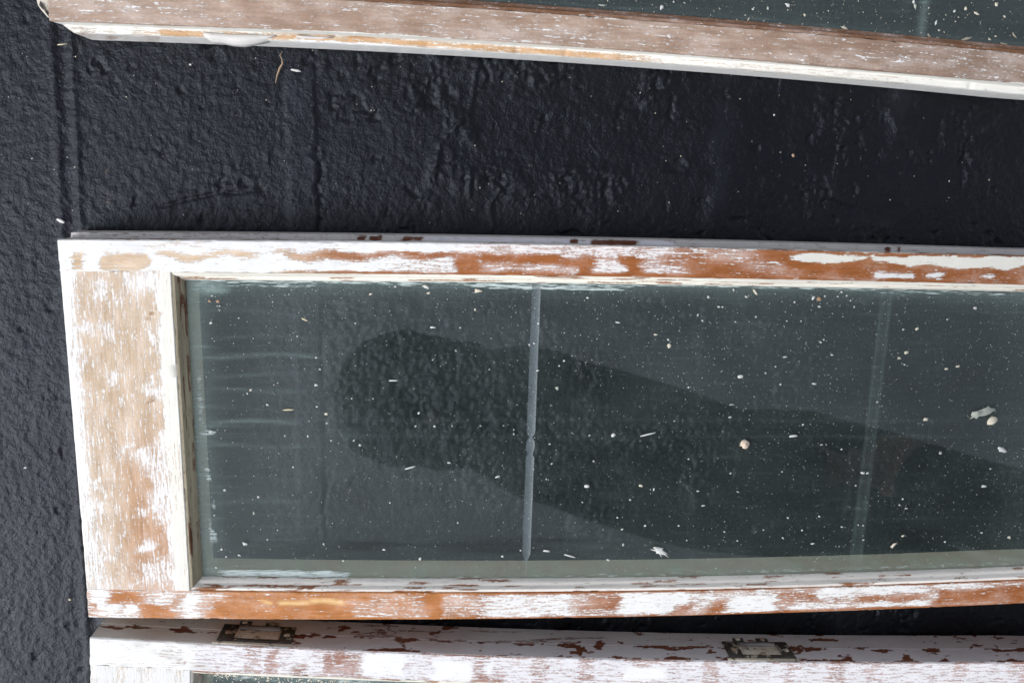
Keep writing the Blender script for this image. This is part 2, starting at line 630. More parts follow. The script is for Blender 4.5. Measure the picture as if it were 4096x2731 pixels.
def member(name, EO, EI, ring, painter, parent, seed, n=420, top_div=16, mitre=None, edge_noise=0.0007):
    """A timber swept from its outer edge EO to its inner edge EI (functions of s in 0..1 -> xy).
    ring: list of (fraction, offset, z, start trim)"""
    s = np.linspace(0, 1, n)
    rows = []
    v = 0.0
    vv = []
    prev = None
    e0, e1 = EO(s), EI(s)
    nv = e1 - e0
    W = np.linalg.norm(nv, axis=1)
    nv = nv / W[:, None]
    L = np.sum(np.linalg.norm(np.diff(e0, axis=0), axis=1))
    for (fr, off, z, trim) in ring:
        ss = s
        if mitre is not None:
            a = trim / L
            ss = a + s * (1 - 2 * a)
        elif trim:
            ss = trim / L + s * (1 - trim / L)
        a0, a1 = EO(ss), EI(ss)
        d = a1 - a0
        w = np.linalg.norm(d, axis=1)
        d = d / w[:, None]
        p = a0 + d * (w * fr + off)[:, None]
        u = ss * L
        # slightly wavering, nicked edges
        nz = (fbm(u * 130, u * 0 + fr * 3 + z * 50, seed, 4) - 0.5)
        ch = sstep(0.70, 0.82, fbm(u * 60, u * 0 + z * 31 + fr * 17, seed + 5, 3))
        edge = (abs(fr - 0) < 0.01 or abs(fr - 1) < 0.01) and z > 0.002
        p = p + d * (nz * (edge_noise if edge else 0.0))[:, None]
        zz = z + (nz * 0.0005 - (ch * 0.0016 if edge else 0)) * (1 if z > 0.002 else 0)
        q = np.concatenate([p, np.broadcast_to(np.asarray(zz, float), (n,))[:, None]], 1)
        if prev is not None:
            v += float(np.mean(np.linalg.norm(q - prev, axis=1)))
        prev = q
        rows.append(q)
        vv.append(v)
    K = len(ring)
    V = np.stack(rows, 1)                      # n,K,3
    U = np.broadcast_to((s * L)[:, None], (n, K))
    part = np.array([2.0 if (fr == 1 and z < TH - 0.012 and mitre is None) else 0.0 for fr, off, z, t in ring])
    if mitre is None:
        tg = V[0, :, :2] - V[3, :, :2]
        tg /= np.linalg.norm(tg, axis=1)[:, None]
        kk = np.arange(K)
        V[0, :, :2] += tg * (0.0016 * (fbm(kk * 0.45, kk * 0 + seed, seed + 9, 3) - 0.62))[:, None]
    G = np.stack([U + seed * 0.73, np.broadcast_to(np.array(vv)[None], (n, K)) + seed * 0.21, np.broadcast_to(part[None], (n, K))], -1)
    Vf = V.reshape(-1, 3)
    idx = np.arange(n * K).reshape(n, K)
    f = []
    i2 = np.concatenate([idx, idx[:, :1]], 1)
    quads = np.stack([i2[:-1, :-1], i2[1:, :-1], i2[1:, 1:], i2[:-1, 1:]], -1).reshape(-1, 4)
    faces = [tuple(q) for q in quads.tolist()] + [tuple(idx[0].tolist()), tuple(idx[-1, ::-1].tolist())]
    # orientation: make the top face look up
    a, b, c = Vf[idx[5, K // 2]], Vf[idx[6, K // 2]], Vf[idx[6, K // 2 + 1]]
    if np.cross(b - a, c - a)[2] < 0:
        faces = [t[::-1] for t in faces]
    o = mesh_obj(name, Vf, faces, M_WOOD, parent)
    me = o.data
    sm = np.ones(len(me.polygons), dtype=bool)
    sm[-2:] = False
    me.polygons.foreach_set('use_smooth', sm)
    shade_attrs(o, Vf, G.reshape(-1, 3), painter)
    try:
        me.set_sharp_from_angle(angle=math.radians(38))
    except Exception:
        pass
    return o


def face_ring(outer, inner_bottom=0.0, div=15, th=TH, lip=0.0096):
    """outer: ring entries from the floor up the outer side to the face"""
    r = list(outer)
    r += [(0, 0.0, th - 0.0012, outer[-1][3] * 0), (0, 0.0010, th, 0)]
    for t in np.linspace(0, 1, div + 2)[1:-1]:
        r.append((float(t), 0.0, th, 0))
    r += [(1, -0.0008, th, 0), (1, 0, th - 0.0010, 0), (1, 0, th - 0.0178, 0), (1, lip, th - 0.0181, 0), (1, lip, th * 0.4, 0), (1, lip, inner_bottom, 0)]
    return r


def side(offs):
    """densified outer side: offs list of (offset, z, trim) from the bottom up"""
    r = []
    for (o0, z0, t0), (o1, z1, t1) in zip(offs[:-1], offs[1:]):
        k = max(1, int(max(abs(z1 - z0), abs(o1 - o0)) / 0.0018))
        for i in range(k):
            t = i / k
            r.append((0, o0 + (o1 - o0) * t, z0 + (z1 - z0) * t, t0 + (t1 - t0) * t))
    o, z, t = offs[-1]
    r.append((0, o, z, t))
    return r


BEAD = [(0.0000, 0.0150), (0.0000, 0.0012), (0.0012, 0.0010), (0.0030, 0.0014), (0.0044, 0.0034), (0.0048, 0.0062), (0.0056, 0.0066), (0.0076, 0.0078), (0.0090, 0.0108), (0.0099, 0.0146), (0.0099, 0.0150)]


def bead(name, EO, EI, painter, parent, seed, flip=1):
    # inner edge EI is the outer line of the bead; it runs inward from there
    def e0(s):
        return EI(s)

    def e1(s):
        a, b = EO(s), EI(s)
        d = (b - a)
        d = d / np.linalg.norm(d, axis=1)[:, None]
        return b + d * 0.0100
    ring = []
    for i, dep in BEAD:
        fr = i / 0.0100
        ring.append((fr, 0.0003 if i == 0 else 0.0, TH - dep, max(i, 0.0004)))
    return member(name, e0, e1, ring, painter, parent, seed, n=300, mitre=True, edge_noise=0.0006)


# colours
W_TAN = np.array(srgb(206, 176, 142))
W_ORANGE = np.array(srgb(184, 116, 58))
W_RUST = np.array(srgb(154, 90, 42))
W_GREY = np.array(srgb(160, 132, 112))
W_DARK = np.array(srgb(96, 52, 26))
W_DIRT = np.array(srgb(120, 104, 74))
P_WHITE = np.array((0.82, 0.805, 0.775))
P_LAV = np.array((0.77, 0.745, 0.755))
P_CREAM = np.array((0.80, 0.76, 0.66))
P_PINK = np.array((0.78, 0.72, 0.70))
P_DIRTY = np.array((0.42, 0.40, 0.34))


def lay(base, col, msk):
    return base * (1 - msk[:, None]) + np.asarray(col)[None] * msk[:, None]


def setv(c, v, msk):
    return c * (1 - msk) + v * msk


def base(n, wood, paint, cover):
    return np.tile(np.asarray(wood, float), (n, 1)), np.tile(np.asarray(paint, float), (n, 1)), np.full(n, float(cover))


def warp(px, py, a=26, s=0.012, seed=81):
    a = a * 1.5
    return px + a * (fbm(px * s, py * s * 2, seed) - 0.5) * 2, py + a * 0.5 * (fbm(px * s, py * s * 2, seed + 7) - 0.5) * 2


def lin(x, p):
    p = np.array(p, float)
    return np.interp(x, p[:, 0], p[:, 1])


# ---- middle sash edges, as measured
B_T = [(235, 959.5), (1400, 964), (2064, 975.6), (2750, 990), (3410, 1010), (4096, 1023)]
B_TI = [(685, 1090), (1400, 1090), (2064, 1102), (2750, 1109.5), (3410, 1125), (4096, 1137)]
B_B = [(363, 2469.5), (1400, 2478), (2064, 2475.5), (2750, 2465), (3410, 2436), (4096, 2415)]
B_BI = [(764, 2360), (1400, 2369), (2064, 2371), (2750, 2360), (3410, 2340), (4096, 2319)]
A_O = [(268, 86), (714, 103), (1400, 126), (2064, 169), (2750, 218), (3410, 276), (4096, 333)]
A_I = [(1350, 3), (2064, 37), (2750, 95), (3410, 157), (4096, 212)]
C_O = [(360, 2549), (774, 2572), (1400, 2602), (2064, 2627), (2750, 2641), (3410, 2648), (4096, 2649)]
C_I = [(764, 2679), (1400, 2706), (1707, 2727)]


def paint_B_top(px, py, g):
    n = len(px)
    wood, paint, cov = base(n, W_RUST, P_WHITE, 0.9)
    yo, yi = lin(px, B_T), lin(px, [(235, 1086)] + B_TI)
    v = (py - yo) / (yi - yo)
    x, _ = warp(px, py, 22)
    vw = v + 0.10 * (fbm(px * 0.010, v * 3, 91) - 0.5) * 2
    # colour of the wood: paler at the left, redder to the right
    t = sstep(900, 1500, px)
    wood = W_TAN[None] * (1 - t[:, None]) + W_RUST[None] * t[:, None]
    paint = lay(paint, P_LAV, 0.7 * box(x, vw, 380, -.1, 600, .38, 40, .06) + 0.6 * box(x, vw, 700, -.1, 1300, .34, 60, .08))
    for a in [(285, .42, 335, .95), (405, .40, 590, .95)]:
        cov = setv(cov, 0.28, box(x, vw, *a, 9, .05))
    wob = .42 + .06 * np.sin(px / 95.0) + .05 * np.sin(px / 37.0)
    cov = setv(cov, 0.22, box(x, vw - wob + .42, 620, .33, 1040, .52, 26, .07))
    cov = setv(cov, 0.20, box(x, vw - wob + .42, 1120, .30, 1960, .56, 60, .08))
    cov = setv(cov, 0.50, box(x, vw, 600, 0, 820, .22, 30, .06) * 0.6)
    cov = setv(cov, 0.97, box(x, vw, 1450, .04, 1800, .30, 15, .05))
    cov = setv(cov, 0.80, box(x, vw, 1550, .60, 1830, .97, 30, .05))
    cov = setv(cov, 0.62, box(x, vw, 1560, .60, 1830, .97, 30, .05))
    # broken middle stretch
    cov = setv(cov, 0.46, box(x, vw, 1830, .33, 2800, 1.1, 14, .08))
    cov = setv(cov, 0.64, box(x, vw, 1850, -.1, 2740, .33, 60, .08))
    paint = lay(paint, P_PINK, 0.75 * box(x, vw, 1850, -.1, 2740, 1.1, 80, .1))
    for a, c in [((1830, .36, 1925, .98), .14), ((1925, .33, 2060, .62), .16), ((2060, .34, 2240, .70), .10), ((2240, .42, 2500, .66), .16),
                 ((2320, .36, 2365, 1.0), .16), ((2480, .34, 2560, 1.0), .14), ((2640, .30, 2760, .60), .30), ((2560, .62, 2680, .9), .62),
                 ((2380, .45, 2490, .9), .68), ((2060, .70, 2320, .9), .56), ((2000, .66, 2070, .92), .42)]:
        cov = setv(cov, c, box(x, vw, *a, 12, .07))
    cov = setv(cov, 0.12, box(x, vw, 1830, .90, 4200, 1.2, 30, .04))
    cov = setv(cov, 0.15, box(x, v, 1100, .95, 1830, 1.2, 40, .02))
    # right stretch
    cov = setv(cov, 0.22, box(x, vw, 2740, -.1, 6000, .93, 30, .05))
    cov = setv(cov, 0.42, box(x, vw, 2700, -.1, 3000, .34, 40, .08))
    cov = setv(cov, 0.42, box(x, vw, 3000, .40, 3170, .75, 30, .08))
    cov = setv(cov, 0.12, box(x, vw, 3140, .2, 3480, .8, 20, .1))
    cov = setv(cov, 0.98, ell(x, vw, 3290, .22, 125, .15, .2))
    cov = setv(cov, 0.98, ell(x, vw, 3400, .16, 52, .10, .2))
    scal = .36 + .13 * np.abs(np.sin((px - 3440) / 62.0)) * (-1) + .16 * sstep(3500, 3800, px)
    cov = setv(cov, 0.98, sstep(3455, 3490, x) * (1 - sstep(scal - .04, scal + .05, vw)) * (vw > .06))
    paint = lay(paint, P_CREAM, sstep(3150, 3250, px) * (vw < .5) * 0.8)
    for a in [(3500, .72, 3640, .88), (3700, .70, 3760, .84), (3930, .68, 3990, .8)]:
        cov = setv(cov, 0.85, box(x, vw, *a, 10, .05))
    # upper side: shade painted into the grey, with dark bare bites
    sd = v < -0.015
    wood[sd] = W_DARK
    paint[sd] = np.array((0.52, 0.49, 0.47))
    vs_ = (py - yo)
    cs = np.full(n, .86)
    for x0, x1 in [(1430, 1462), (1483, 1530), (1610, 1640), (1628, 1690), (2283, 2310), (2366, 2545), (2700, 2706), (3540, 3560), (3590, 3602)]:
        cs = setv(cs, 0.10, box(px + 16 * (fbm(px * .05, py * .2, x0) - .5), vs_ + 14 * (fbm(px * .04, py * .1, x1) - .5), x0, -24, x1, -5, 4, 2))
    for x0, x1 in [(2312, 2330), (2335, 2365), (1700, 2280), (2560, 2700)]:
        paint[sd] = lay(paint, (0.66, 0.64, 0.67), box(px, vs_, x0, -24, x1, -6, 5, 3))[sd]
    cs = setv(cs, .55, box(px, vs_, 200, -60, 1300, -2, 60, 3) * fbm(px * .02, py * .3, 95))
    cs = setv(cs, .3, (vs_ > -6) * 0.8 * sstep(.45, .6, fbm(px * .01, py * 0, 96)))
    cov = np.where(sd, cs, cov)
    return wood, paint, cov


def paint_B_bottom(px, py, g):
    n = len(px)
    yo, yi = lin(px, B_B), lin(px, [(363, 2357)] + B_BI)
    v = (py - yi) / (yo - yi)
    x, _ = warp(px, py, 22, seed=83)
    vw = v + 0.12 * (fbm(px * 0.010, v * 3, 93) - 0.5) * 2
    wood, paint, cov = base(n, W_ORANGE, P_WHITE, 0.45)
    t = sstep(1500, 2300, px)
    wood = W_ORANGE[None] * (1 - t[:, None]) + W_RUST[None] * t[:, None]
    B = lambda a, c: setv(cov, c, box(x, vw, *a, 14, .08))
    cov = setv(cov, .5, box(x, vw, 300, -.2, 650, 1.2, 40, .1))
    for a, c in [((370, .0, 440, .5), .8), ((400, .5, 480, .95), .78), ((500, .45, 545, 1), .75), ((440, .05, 560, .45), .22), ((560, .5, 700, 1.05), .22),
                 ((640, .1, 700, .55), .7), ((730, .1, 790, 1.05), .75), ((790, .0, 900, .4), .55), ((840, .35, 1420, 1.05), .20), ((900, 0, 1480, .35), .24),
                 ((1480, .1, 1700, .95), .38), ((1440, .6, 1620, .95), .45), ((1700, -.1, 1770, 1.1), .14), ((1770, .2, 1930, .9), .44),
                 ((1930, .08, 2300, .92), .70), ((2300, .25, 2480, .75), .30), ((2300, .75, 2480, 1.0), .55), ((2480, .05, 2750, .9), .86),
                 ((2690, .5, 2760, .95), .30), ((2760, .1, 2860, .6), .62), ((2830, .45, 2900, 1.0), .25), ((2900, .3, 3110, .95), .86), ((2860, .0, 3110, .35), .55),
                 ((3110, .2, 3260, .7), .38), ((3260, .02, 3430, .45), .80), ((3170, .7, 3400, .95), .72), ((3440, .40, 3700, .72), .26), ((3440, .0, 3700, .35), .78),
                 ((3440, .75, 3720, .98), .84), ((3740, .25, 6000, .9), .20), ((3740, -.1, 3960, .25), .7)]:
        cov = B(a, c)
    cov = setv(cov, 0.12, box(px, v, 1400, .93, 6000, 1.3, 30, .03))
    cov = setv(cov, 0.12, box(px, v, 800, -.2, 6000, .05, 30, .03))
    fl = np.maximum(box(x, vw, 1050, .30, 1082, .44, 5, .04), np.maximum(box(x, vw, 1115, .28, 1230, .46, 8, .05), box(x, vw, 1232, .26, 1375, .44, 8, .05)))
    wood = lay(wood, srgb(226, 184, 126), fl)
    cov = setv(cov, .1, fl)
    sd = v > 1.02
    cov = np.where(sd, .3, cov)
    return wood, paint, cov


def paint_B_rail(px, py, g):
    n = len(px)
    wood, paint, cov = base(n, W_TAN * 0.92, P_WHITE, 0.40)
    xo = np.interp(py, [959, 1394, 1833, 2244, 2469], [235, 262, 296, 333, 362])
    xi = np.interp(py, [1090, 1436, 1798, 2238, 2360], [685, 702, 722, 749, 764])
    u = (px - xo) / (xi - xo)
    x, y = warp(px, py, 40, .008, 85)
    uw = u + .05 * (fbm(py * .012, px * .01, 97) - .5) * 2
    t = sstep(1500, 2200, py) * sstep(.25, .6, u)
    wood = lay(wood, W_ORANGE * .95, t * .6)
    paint = lay(paint, np.array((.82, .76, .72)), box(u, py, .15, 1000, .85, 2400, .05, 40) * .6)
    cov = setv(cov, .30, box(uw, py, .42, 1750, .84, 2250, .06, 60))
    cov = setv(cov, .36, box(uw, py, .2, 1300, .8, 1750, .08, 80))
    cov = setv(cov, .90, (1 - sstep(.05, .17, uw)))
    cov = setv(cov, .66, (1 - sstep(.10, .28, uw)) * sstep(1900, 2240, py))
    cov = setv(cov, .95, sstep(.84, .88, uw))
    cov = setv(cov, .70, sstep(.73, .82, uw) * sstep(1700, 1800, py) * (1 - sstep(2000, 2050, py)) * .8)
    cov = setv(cov, .78, box(uw, py, .60, 1090, .9, 1160, .08, 25))
    paint = lay(paint, P_CREAM * 1.02, sstep(.85, .9, u) * .8)
    for a in [(415, 1160, 26, 30), (435, 1320, 28, 36), (345, 1310, 34, 22), (450, 1520, 22, 26), (280, 1400, 44, 26), (610, 1340, 8, 60), (515, 1815, 24, 34), (600, 1830, 30, 60), (430, 2240, 40, 16), (395, 2030, 14, 30),
              (580, 2170, 24, 30), (550, 2060, 20, 20), (640, 2060, 26, 40), (620, 1950, 26, 60), (660, 2290, 60, 50), (400, 1950, 14, 20), (555, 2190, 22, 18), (600, 2300, 30, 30), (320, 2130, 26, 60), (640, 2040, 30, 50), (590, 1560, 20, 40)]:
        cov = setv(cov, .70, ell(x, y, *a, .8) * .9)
    for a in [(600, 1255, 9, 26), (585, 1590, 8, 22)]:
        wood = lay(wood, W_DARK * 1.2, ell(x, y, *a, .5) * .6)
        cov = setv(cov, .1, ell(x, y, *a, .5))
    sd = u < -.01
    paint[sd] = P_WHITE * .9
    cov = np.where(sd, .8, cov)
    return wood, paint, cov


def paint_plain(wood, paint, cover, var=0.3, seed=0, dark_side=None):
    def f(px, py, g):
        n = len(px)
        w, p, c = base(n, wood, paint, cover)
        c = c + var * (fbm(g[:, 0] * 40, g[:, 1] * 90, 101 + seed, 4) - .5) * 2
        return w, p, np.clip(c, 0, 1)
    return f


def paint_bead(paint, cover, seed, wd=None):
    def f(px, py, g):
        n = len(px)
        w, p, c = base(n, W_RUST * .8 if wd is None else wd, paint, cover)
        q = fbm(g[:, 0] * 22, g[:, 1] * 500, 131 + seed, 3)
        c = setv(c, .25, sstep(.60, .72, q))
        dp = sstep(.42, .7, fbm(g[:, 0] * 10, g[:, 1] * 300, 135 + seed, 3))
        p = lay(p, np.asarray(paint) * .82, dp)
        return w, p, c
    return f


def paint_A(px, py, g):
    n = len(px)
    wood, paint, cov = base(n, W_GREY, P_WHITE, 0.27)
    yo = lin(px, A_O)
    s = py - yo                       # >0 : below the face, on the rebated side
    cov = cov + .16 * (fbm(g[:, 0] * 16, g[:, 1] * 120, 141, 4) - .5) * 2
    t = sstep(2600, 4000, px)
    wood = lay(wood, srgb(134, 108, 90), t * .8)
    wood = lay(wood, srgb(172, 144, 124), (1 - sstep(500, 1600, px)) * .7)
    cov = setv(cov, .32, (1 - sstep(200, 900, px)) * .8)
    paint = lay(paint, P_PINK, np.full(n, .25))
    vis = s > 3
    cov = np.where(vis, .93, cov)
    paint[vis] = np.array((.82, .80, .74))
    ledge = np.exp(-((g[:, 3 - 1] * 0)) ** 2)
    brown = box(px, s, 570, 17, 3600, 45, 40, 3)
    q = fbm(px * .006, py * .02, 143, 3)
    cov = np.where(vis, setv(cov, .30, brown * sstep(.22, .42, q)), cov)
    wood = lay(wood, srgb(196, 150, 100), brown)
    cov = np.where(vis, setv(cov, .75, sstep(2400, 2700, px) * brown), cov)
    low = s > 46
    paint[low] = P_WHITE
    cov = np.where(low, .95, cov)
    lf = (px < 640) & (s > 20)
    cov = np.where(lf, .62 + .3 * (fbm(px * .02, py * .06, 145) - .5) * 2, cov)
    return wood, paint, np.clip(cov, 0, 1)


def paint_A_inner(px, py, g):
    n = len(px)
    w, p, c = base(n, srgb(120, 82, 54), P_PINK, .22)
    return w, p, c + .15 * (fbm(g[:, 0] * 20, g[:, 1] * 200, 147) - .5)


def paint_C(px, py, g):
    n = len(px)
    wood, paint, cov = base(n, srgb(150, 94, 66), P_LAV, .72)
    yo = lin(px, C_O)
    s = py - yo
    x, y = warp(px, py, 18, .014, 87)
    vb = fbm(px * .012, py * 0, 151, 3)
    cov = cov - .17 * sstep(.55, .70, vb + .25 * (fbm(px * .02, py * .03, 153) - .5)) * sstep(800, 1000, px)
    paint = lay(paint, P_WHITE, (1 - sstep(740, 800, px)) * 1.0)
    cov = setv(cov, .93, (1 - sstep(740, 800, px)) * (fbm(px * .01, py * .01, 155) > .36))
    paint = lay(paint, (.60, .58, .53), .55 * sstep(.50, .68, fbm(px * .012, py * .018, 159, 5, .6)) * (px < 1500))
    for a in [(1455, 8, 1612, 90), (1740, 28, 1885, 100), (1655, 50, 1670, 70), (1940, 30, 1960, 70), (2500, 30, 2660, 80)]:
        mk = box(x, s, *a, 8, 8)
        cov = setv(cov, .98, mk)
        paint = lay(paint, P_WHITE * 1.03, mk)
    for a in [(1340, 10, 1440, 100), (1975, 70, 2015, 140), (2430, 70, 2450, 130), (1860, 85, 2000, 130), (1180, 60, 1215, 110), (1060, 10, 1110, 110), (1280, 20, 1330, 100)]:
        cov = setv(cov, .36, box(x, s, *a, 10, 10) * .8)
    cov = setv(cov, .30, box(px, s, 1000, -2, 6000, 4, 40, 2) * sstep(.45, .55, fbm(px * .008, py * 0, 157)))
    # hinge side, turned from the light: its shade is put into darker greys
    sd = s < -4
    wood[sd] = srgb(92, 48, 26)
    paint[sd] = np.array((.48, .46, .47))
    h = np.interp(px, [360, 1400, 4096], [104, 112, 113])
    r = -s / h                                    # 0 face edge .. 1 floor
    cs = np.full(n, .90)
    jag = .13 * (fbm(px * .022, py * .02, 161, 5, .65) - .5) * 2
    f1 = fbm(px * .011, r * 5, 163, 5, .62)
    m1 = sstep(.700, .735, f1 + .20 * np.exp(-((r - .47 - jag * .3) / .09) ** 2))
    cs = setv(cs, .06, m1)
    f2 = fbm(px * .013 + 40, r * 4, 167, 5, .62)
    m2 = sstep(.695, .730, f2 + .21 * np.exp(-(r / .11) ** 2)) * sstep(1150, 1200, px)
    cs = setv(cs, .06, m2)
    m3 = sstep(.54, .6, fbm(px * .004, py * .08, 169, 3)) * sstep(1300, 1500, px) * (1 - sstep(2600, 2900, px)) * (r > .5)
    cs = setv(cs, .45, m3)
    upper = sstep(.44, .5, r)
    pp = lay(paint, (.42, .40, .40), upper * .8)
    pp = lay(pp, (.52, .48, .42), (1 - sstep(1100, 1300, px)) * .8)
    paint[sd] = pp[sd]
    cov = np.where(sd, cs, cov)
    return wood, paint, np.clip(cov, 0, 1)


def make_sash(name, label, f_lo, f_li, f_ro, f_ri, xl_o, xl_i, xr_o, xr_i, ring1, ring2, painters, seed, group='old window sashes laid on the black floor', nm=420):
    """f_lo: outer y(x) of the upper long side, f_li its inner line; f_ro / f_ri the lower one.
    xl_o / xl_i: x(y) of the short left side's outer and inner line; xr_* likewise on the right"""
    mid = np.array([(xl_o(0) + xr_o(0)) / 2, 0])
    cx = float((xl_o(np.array([f_lo(0.0)]))[0] + xr_o(np.array([f_lo(0.0)]))[0]) / 2)
    root = empty(name, (cx, float((f_lo(cx) + f_ro(cx)) / 2), 0.0))
    tag(root, label, 'window sash', group)

    def solve(fx, fy):
        y = float(fy(0.0))
        for _ in range(25):
            x = float(fx(np.array([y]))[0])
            y = float(fy(x))
        return x, y

    def long_edge(f):
        x0, _ = solve(xl_o, f)
        x1, _ = solve(xr_o, f)

        def e(s):
            x = x0 + (x1 - x0) * np.asarray(s)
            return np.stack([x, f(x)], 1)
        return e

    def inner_long(f):
        x0, _ = solve(xl_i, f)
        x1, _ = solve(xr_i, f)

        def e(s):
            x = x0 + (x1 - x0) * np.asarray(s)
            return np.stack([x, f(x)], 1)
        return e

    def short_edge(fx, gap=-0.0008):
        _, y0 = solve(fx, f_li)
        _, y1 = solve(fx, f_ri)

        def e(s):
            y = (y0 - gap) + (y1 - y0 + 2 * gap) * np.asarray(s)
            return np.stack([fx(y), y], 1)
        return e

    p1, p2, pl, pr, pb = painters
    member('stile', long_edge(f_lo), long_edge(f_li), ring1, p1, root, seed + 1, n=nm)
    member('stile', long_edge(f_ro), long_edge(f_ri), ring2, p2, root, seed + 2, n=nm)
    rr = [(a, b, z - 0.00012 if z > .05 else z, 0) for a, b, z, t in face_ring(side([(0, 0.0004, 0), (0, TH - .002, 0)]), 0, 24, lip=0.0092)]
    member('rail', short_edge(xl_o), short_edge(xl_i), rr, pl, root, seed + 3, n=200)
    member('rail', short_edge(xr_o), short_edge(xr_i), rr, pr, root, seed + 4, n=120)
    if pb is not None:
        il, ir = inner_long(f_li), inner_long(f_ri)
        sl, sr = short_edge(xl_i, 0), short_edge(xr_i, 0)
        # outward references for the bead direction
        bead('glazing_bead', lambda s: il(s) + (il(s) - ir(s)) * .2, il, pb[0], root, seed + 5)
        bead('glazing_bead', lambda s: ir(s) + (ir(s) - il(s)) * .2, ir, pb[1], root, seed + 6)
        bead('glazing_bead', lambda s: sl(s) + (sl(s) - sr(s)) * .05, sl, pb[2], root, seed + 7)
        bead('glazing_bead', lambda s: sr(s) + (sr(s) - sl(s)) * .05, sr, pb[3], root, seed + 8)
    return root


def fx_line(pts, z):
    q = un(pts, z)
    c = np.polyfit(q[:, 1], q[:, 0], 1)
    return lambda y: np.polyval(c, np.asarray(y, float))


def const_x(v, like=None):
    return lambda y: np.full(np.shape(y), v) if np.shape(y) else np.array(v)


def pane(name, root, f1, f2, xl, xr, z, mat, dustf, smearf, grooves=(), step=0.004, label=None):
    """a 3 mm sheet whose top carries V cuts; f1/f2: upper/lower y(x)"""
    cols = list(np.arange(xl, xr, step)) + [xr]
    gi = []
    for (xa, xb, w) in grooves:
        cols = [c for c in cols if abs(c - (xa + xb) / 2) > w * 1.2 + abs(xa - xb) * .5]
    cols = np.array(sorted(cols))
    rows = np.linspace(0, 1, int((f1(0.2) - f2(0.2)) / step))
    verts = []
    lines = [(np.full(len(rows), c), 0.0, 0) for c in cols]
    for (xa, xb, w) in grooves:
        xs = xa + (xb - xa) * rows
        f_ = (1 - sstep(.905, .945, rows)) * (1 - .75 * np.exp(-((rows - .505) / .007) ** 2)) * (1 - .35 * np.exp(-((rows - .560) / .010) ** 2))
        f_ = np.maximum(f_, .06) * (1 + .05 * (fbm(rows * 40, rows * 0, 77) - .5))
        lines += [(xs - w / 2 * f_, 0.0, 1), (xs, -0.0019 * f_, 2), (xs + w / 2 * f_, 0.0, 3)]
    lines.sort(key=lambda t: float(np.mean(t[0])))
    K, R = len(lines), len(rows)
    V = np.zeros((K, R, 3))
    for i, (xs, dz, k) in enumerate(lines):
        ya, yb = f1(xs), f2(xs)
        V[i, :, 0] = xs
        V[i, :, 1] = ya + (yb - ya) * rows
        V[i, :, 2] = z + dz
    top = V.reshape(-1, 3)
    bot = top.copy()
    bot[:, 2] = z - 0.003
    idx = np.arange(K * R).reshape(K, R)
    fq = np.stack([idx[:-1, :-1], idx[:-1, 1:], idx[1:, 1:], idx[1:, :-1]], -1).reshape(-1, 4)
    nt = len(fq)
    # which column pairs belong to a cut
    keep = np.ones((K - 1, R - 1), bool)
    cutcols = [i for i in range(K - 1) if lines[i][2] in (1, 2)]
    for i in cutcols:
        keep[i] = False
    fq_top = fq[keep.ravel()]
    faces = fq_top[:, ::-1]
    faces = np.concatenate([faces, (fq + K * R)], 0)
    al = np.concatenate([top, bot], 0)
    nrm = np.cross(al[faces[0][1]] - al[faces[0][0]], al[faces[0][2]] - al[faces[0][0]])
    if nrm[2] < 0:
        faces = faces[:, ::-1]
    o = mesh_obj(name, al, faces, mat, root, smooth=False)
    px, py = pj(al)
    attr_f(o.data, 'dust', dustf(px, py, al))
    attr_f(o.data, 'smear', smearf(px, py, al))
    gs = []
    for j in range(0, len(cutcols), 2):
        i = cutcols[j]
        gv = np.concatenate([V[i], V[i + 1], V[i + 2]], 0)
        ii = np.arange(3 * R).reshape(3, R)
        gf = np.stack([ii[:-1, :-1], ii[:-1, 1:], ii[1:, 1:], ii[1:, :-1]], -1).reshape(-1, 4)
        n2 = np.cross(gv[gf[0][1]] - gv[gf[0][0]], gv[gf[0][2]] - gv[gf[0][0]])
        if n2[2] < 0:
            gf = gf[:, ::-1]
        g = mesh_obj('cut_groove', gv, gf, M_GROOVE, o, smooth=False)
        gs.append(g)
    return o, gs


# ---------------- middle sash
GZ = TH - 0.0146                 # top of the glass
bT, bTI = curve_from(B_T, TH), curve_from(B_TI, TH)
bB, bBI = curve_from(B_B, TH), curve_from(B_BI, TH)
bL = fx_line([(235, 959.5), (262, 1394), (296, 1833), (333, 2244), (362, 2469)], TH)
bLI = fx_line([(685, 1090), (702, 1436), (722, 1798), (749, 2238), (764, 2360)], TH)
XR = 1.02
ring_B1 = face_ring(side([(-0.005, 0.0006, 0), (-0.005, 0.029, 0), (0, 0.030, 0), (0, TH - 0.002, 0)]))
ring_plain = face_ring(side([(0, 0.0006, 0), (0, TH - 0.002, 0)]))
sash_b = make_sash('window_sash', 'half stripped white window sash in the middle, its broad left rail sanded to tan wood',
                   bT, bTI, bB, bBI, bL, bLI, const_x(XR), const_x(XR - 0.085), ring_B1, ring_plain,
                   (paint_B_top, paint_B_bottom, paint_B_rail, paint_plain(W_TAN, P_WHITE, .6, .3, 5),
                    (paint_bead(P_CREAM * 1.04, .93, 1), paint_bead(np.array((.86, .80, .73)), .88, 2), paint_bead(np.array((.34, .29, .20)), .82, 3, W_DARK * .8), paint_bead(P_DIRTY, .8, 4))), 1, nm=640)


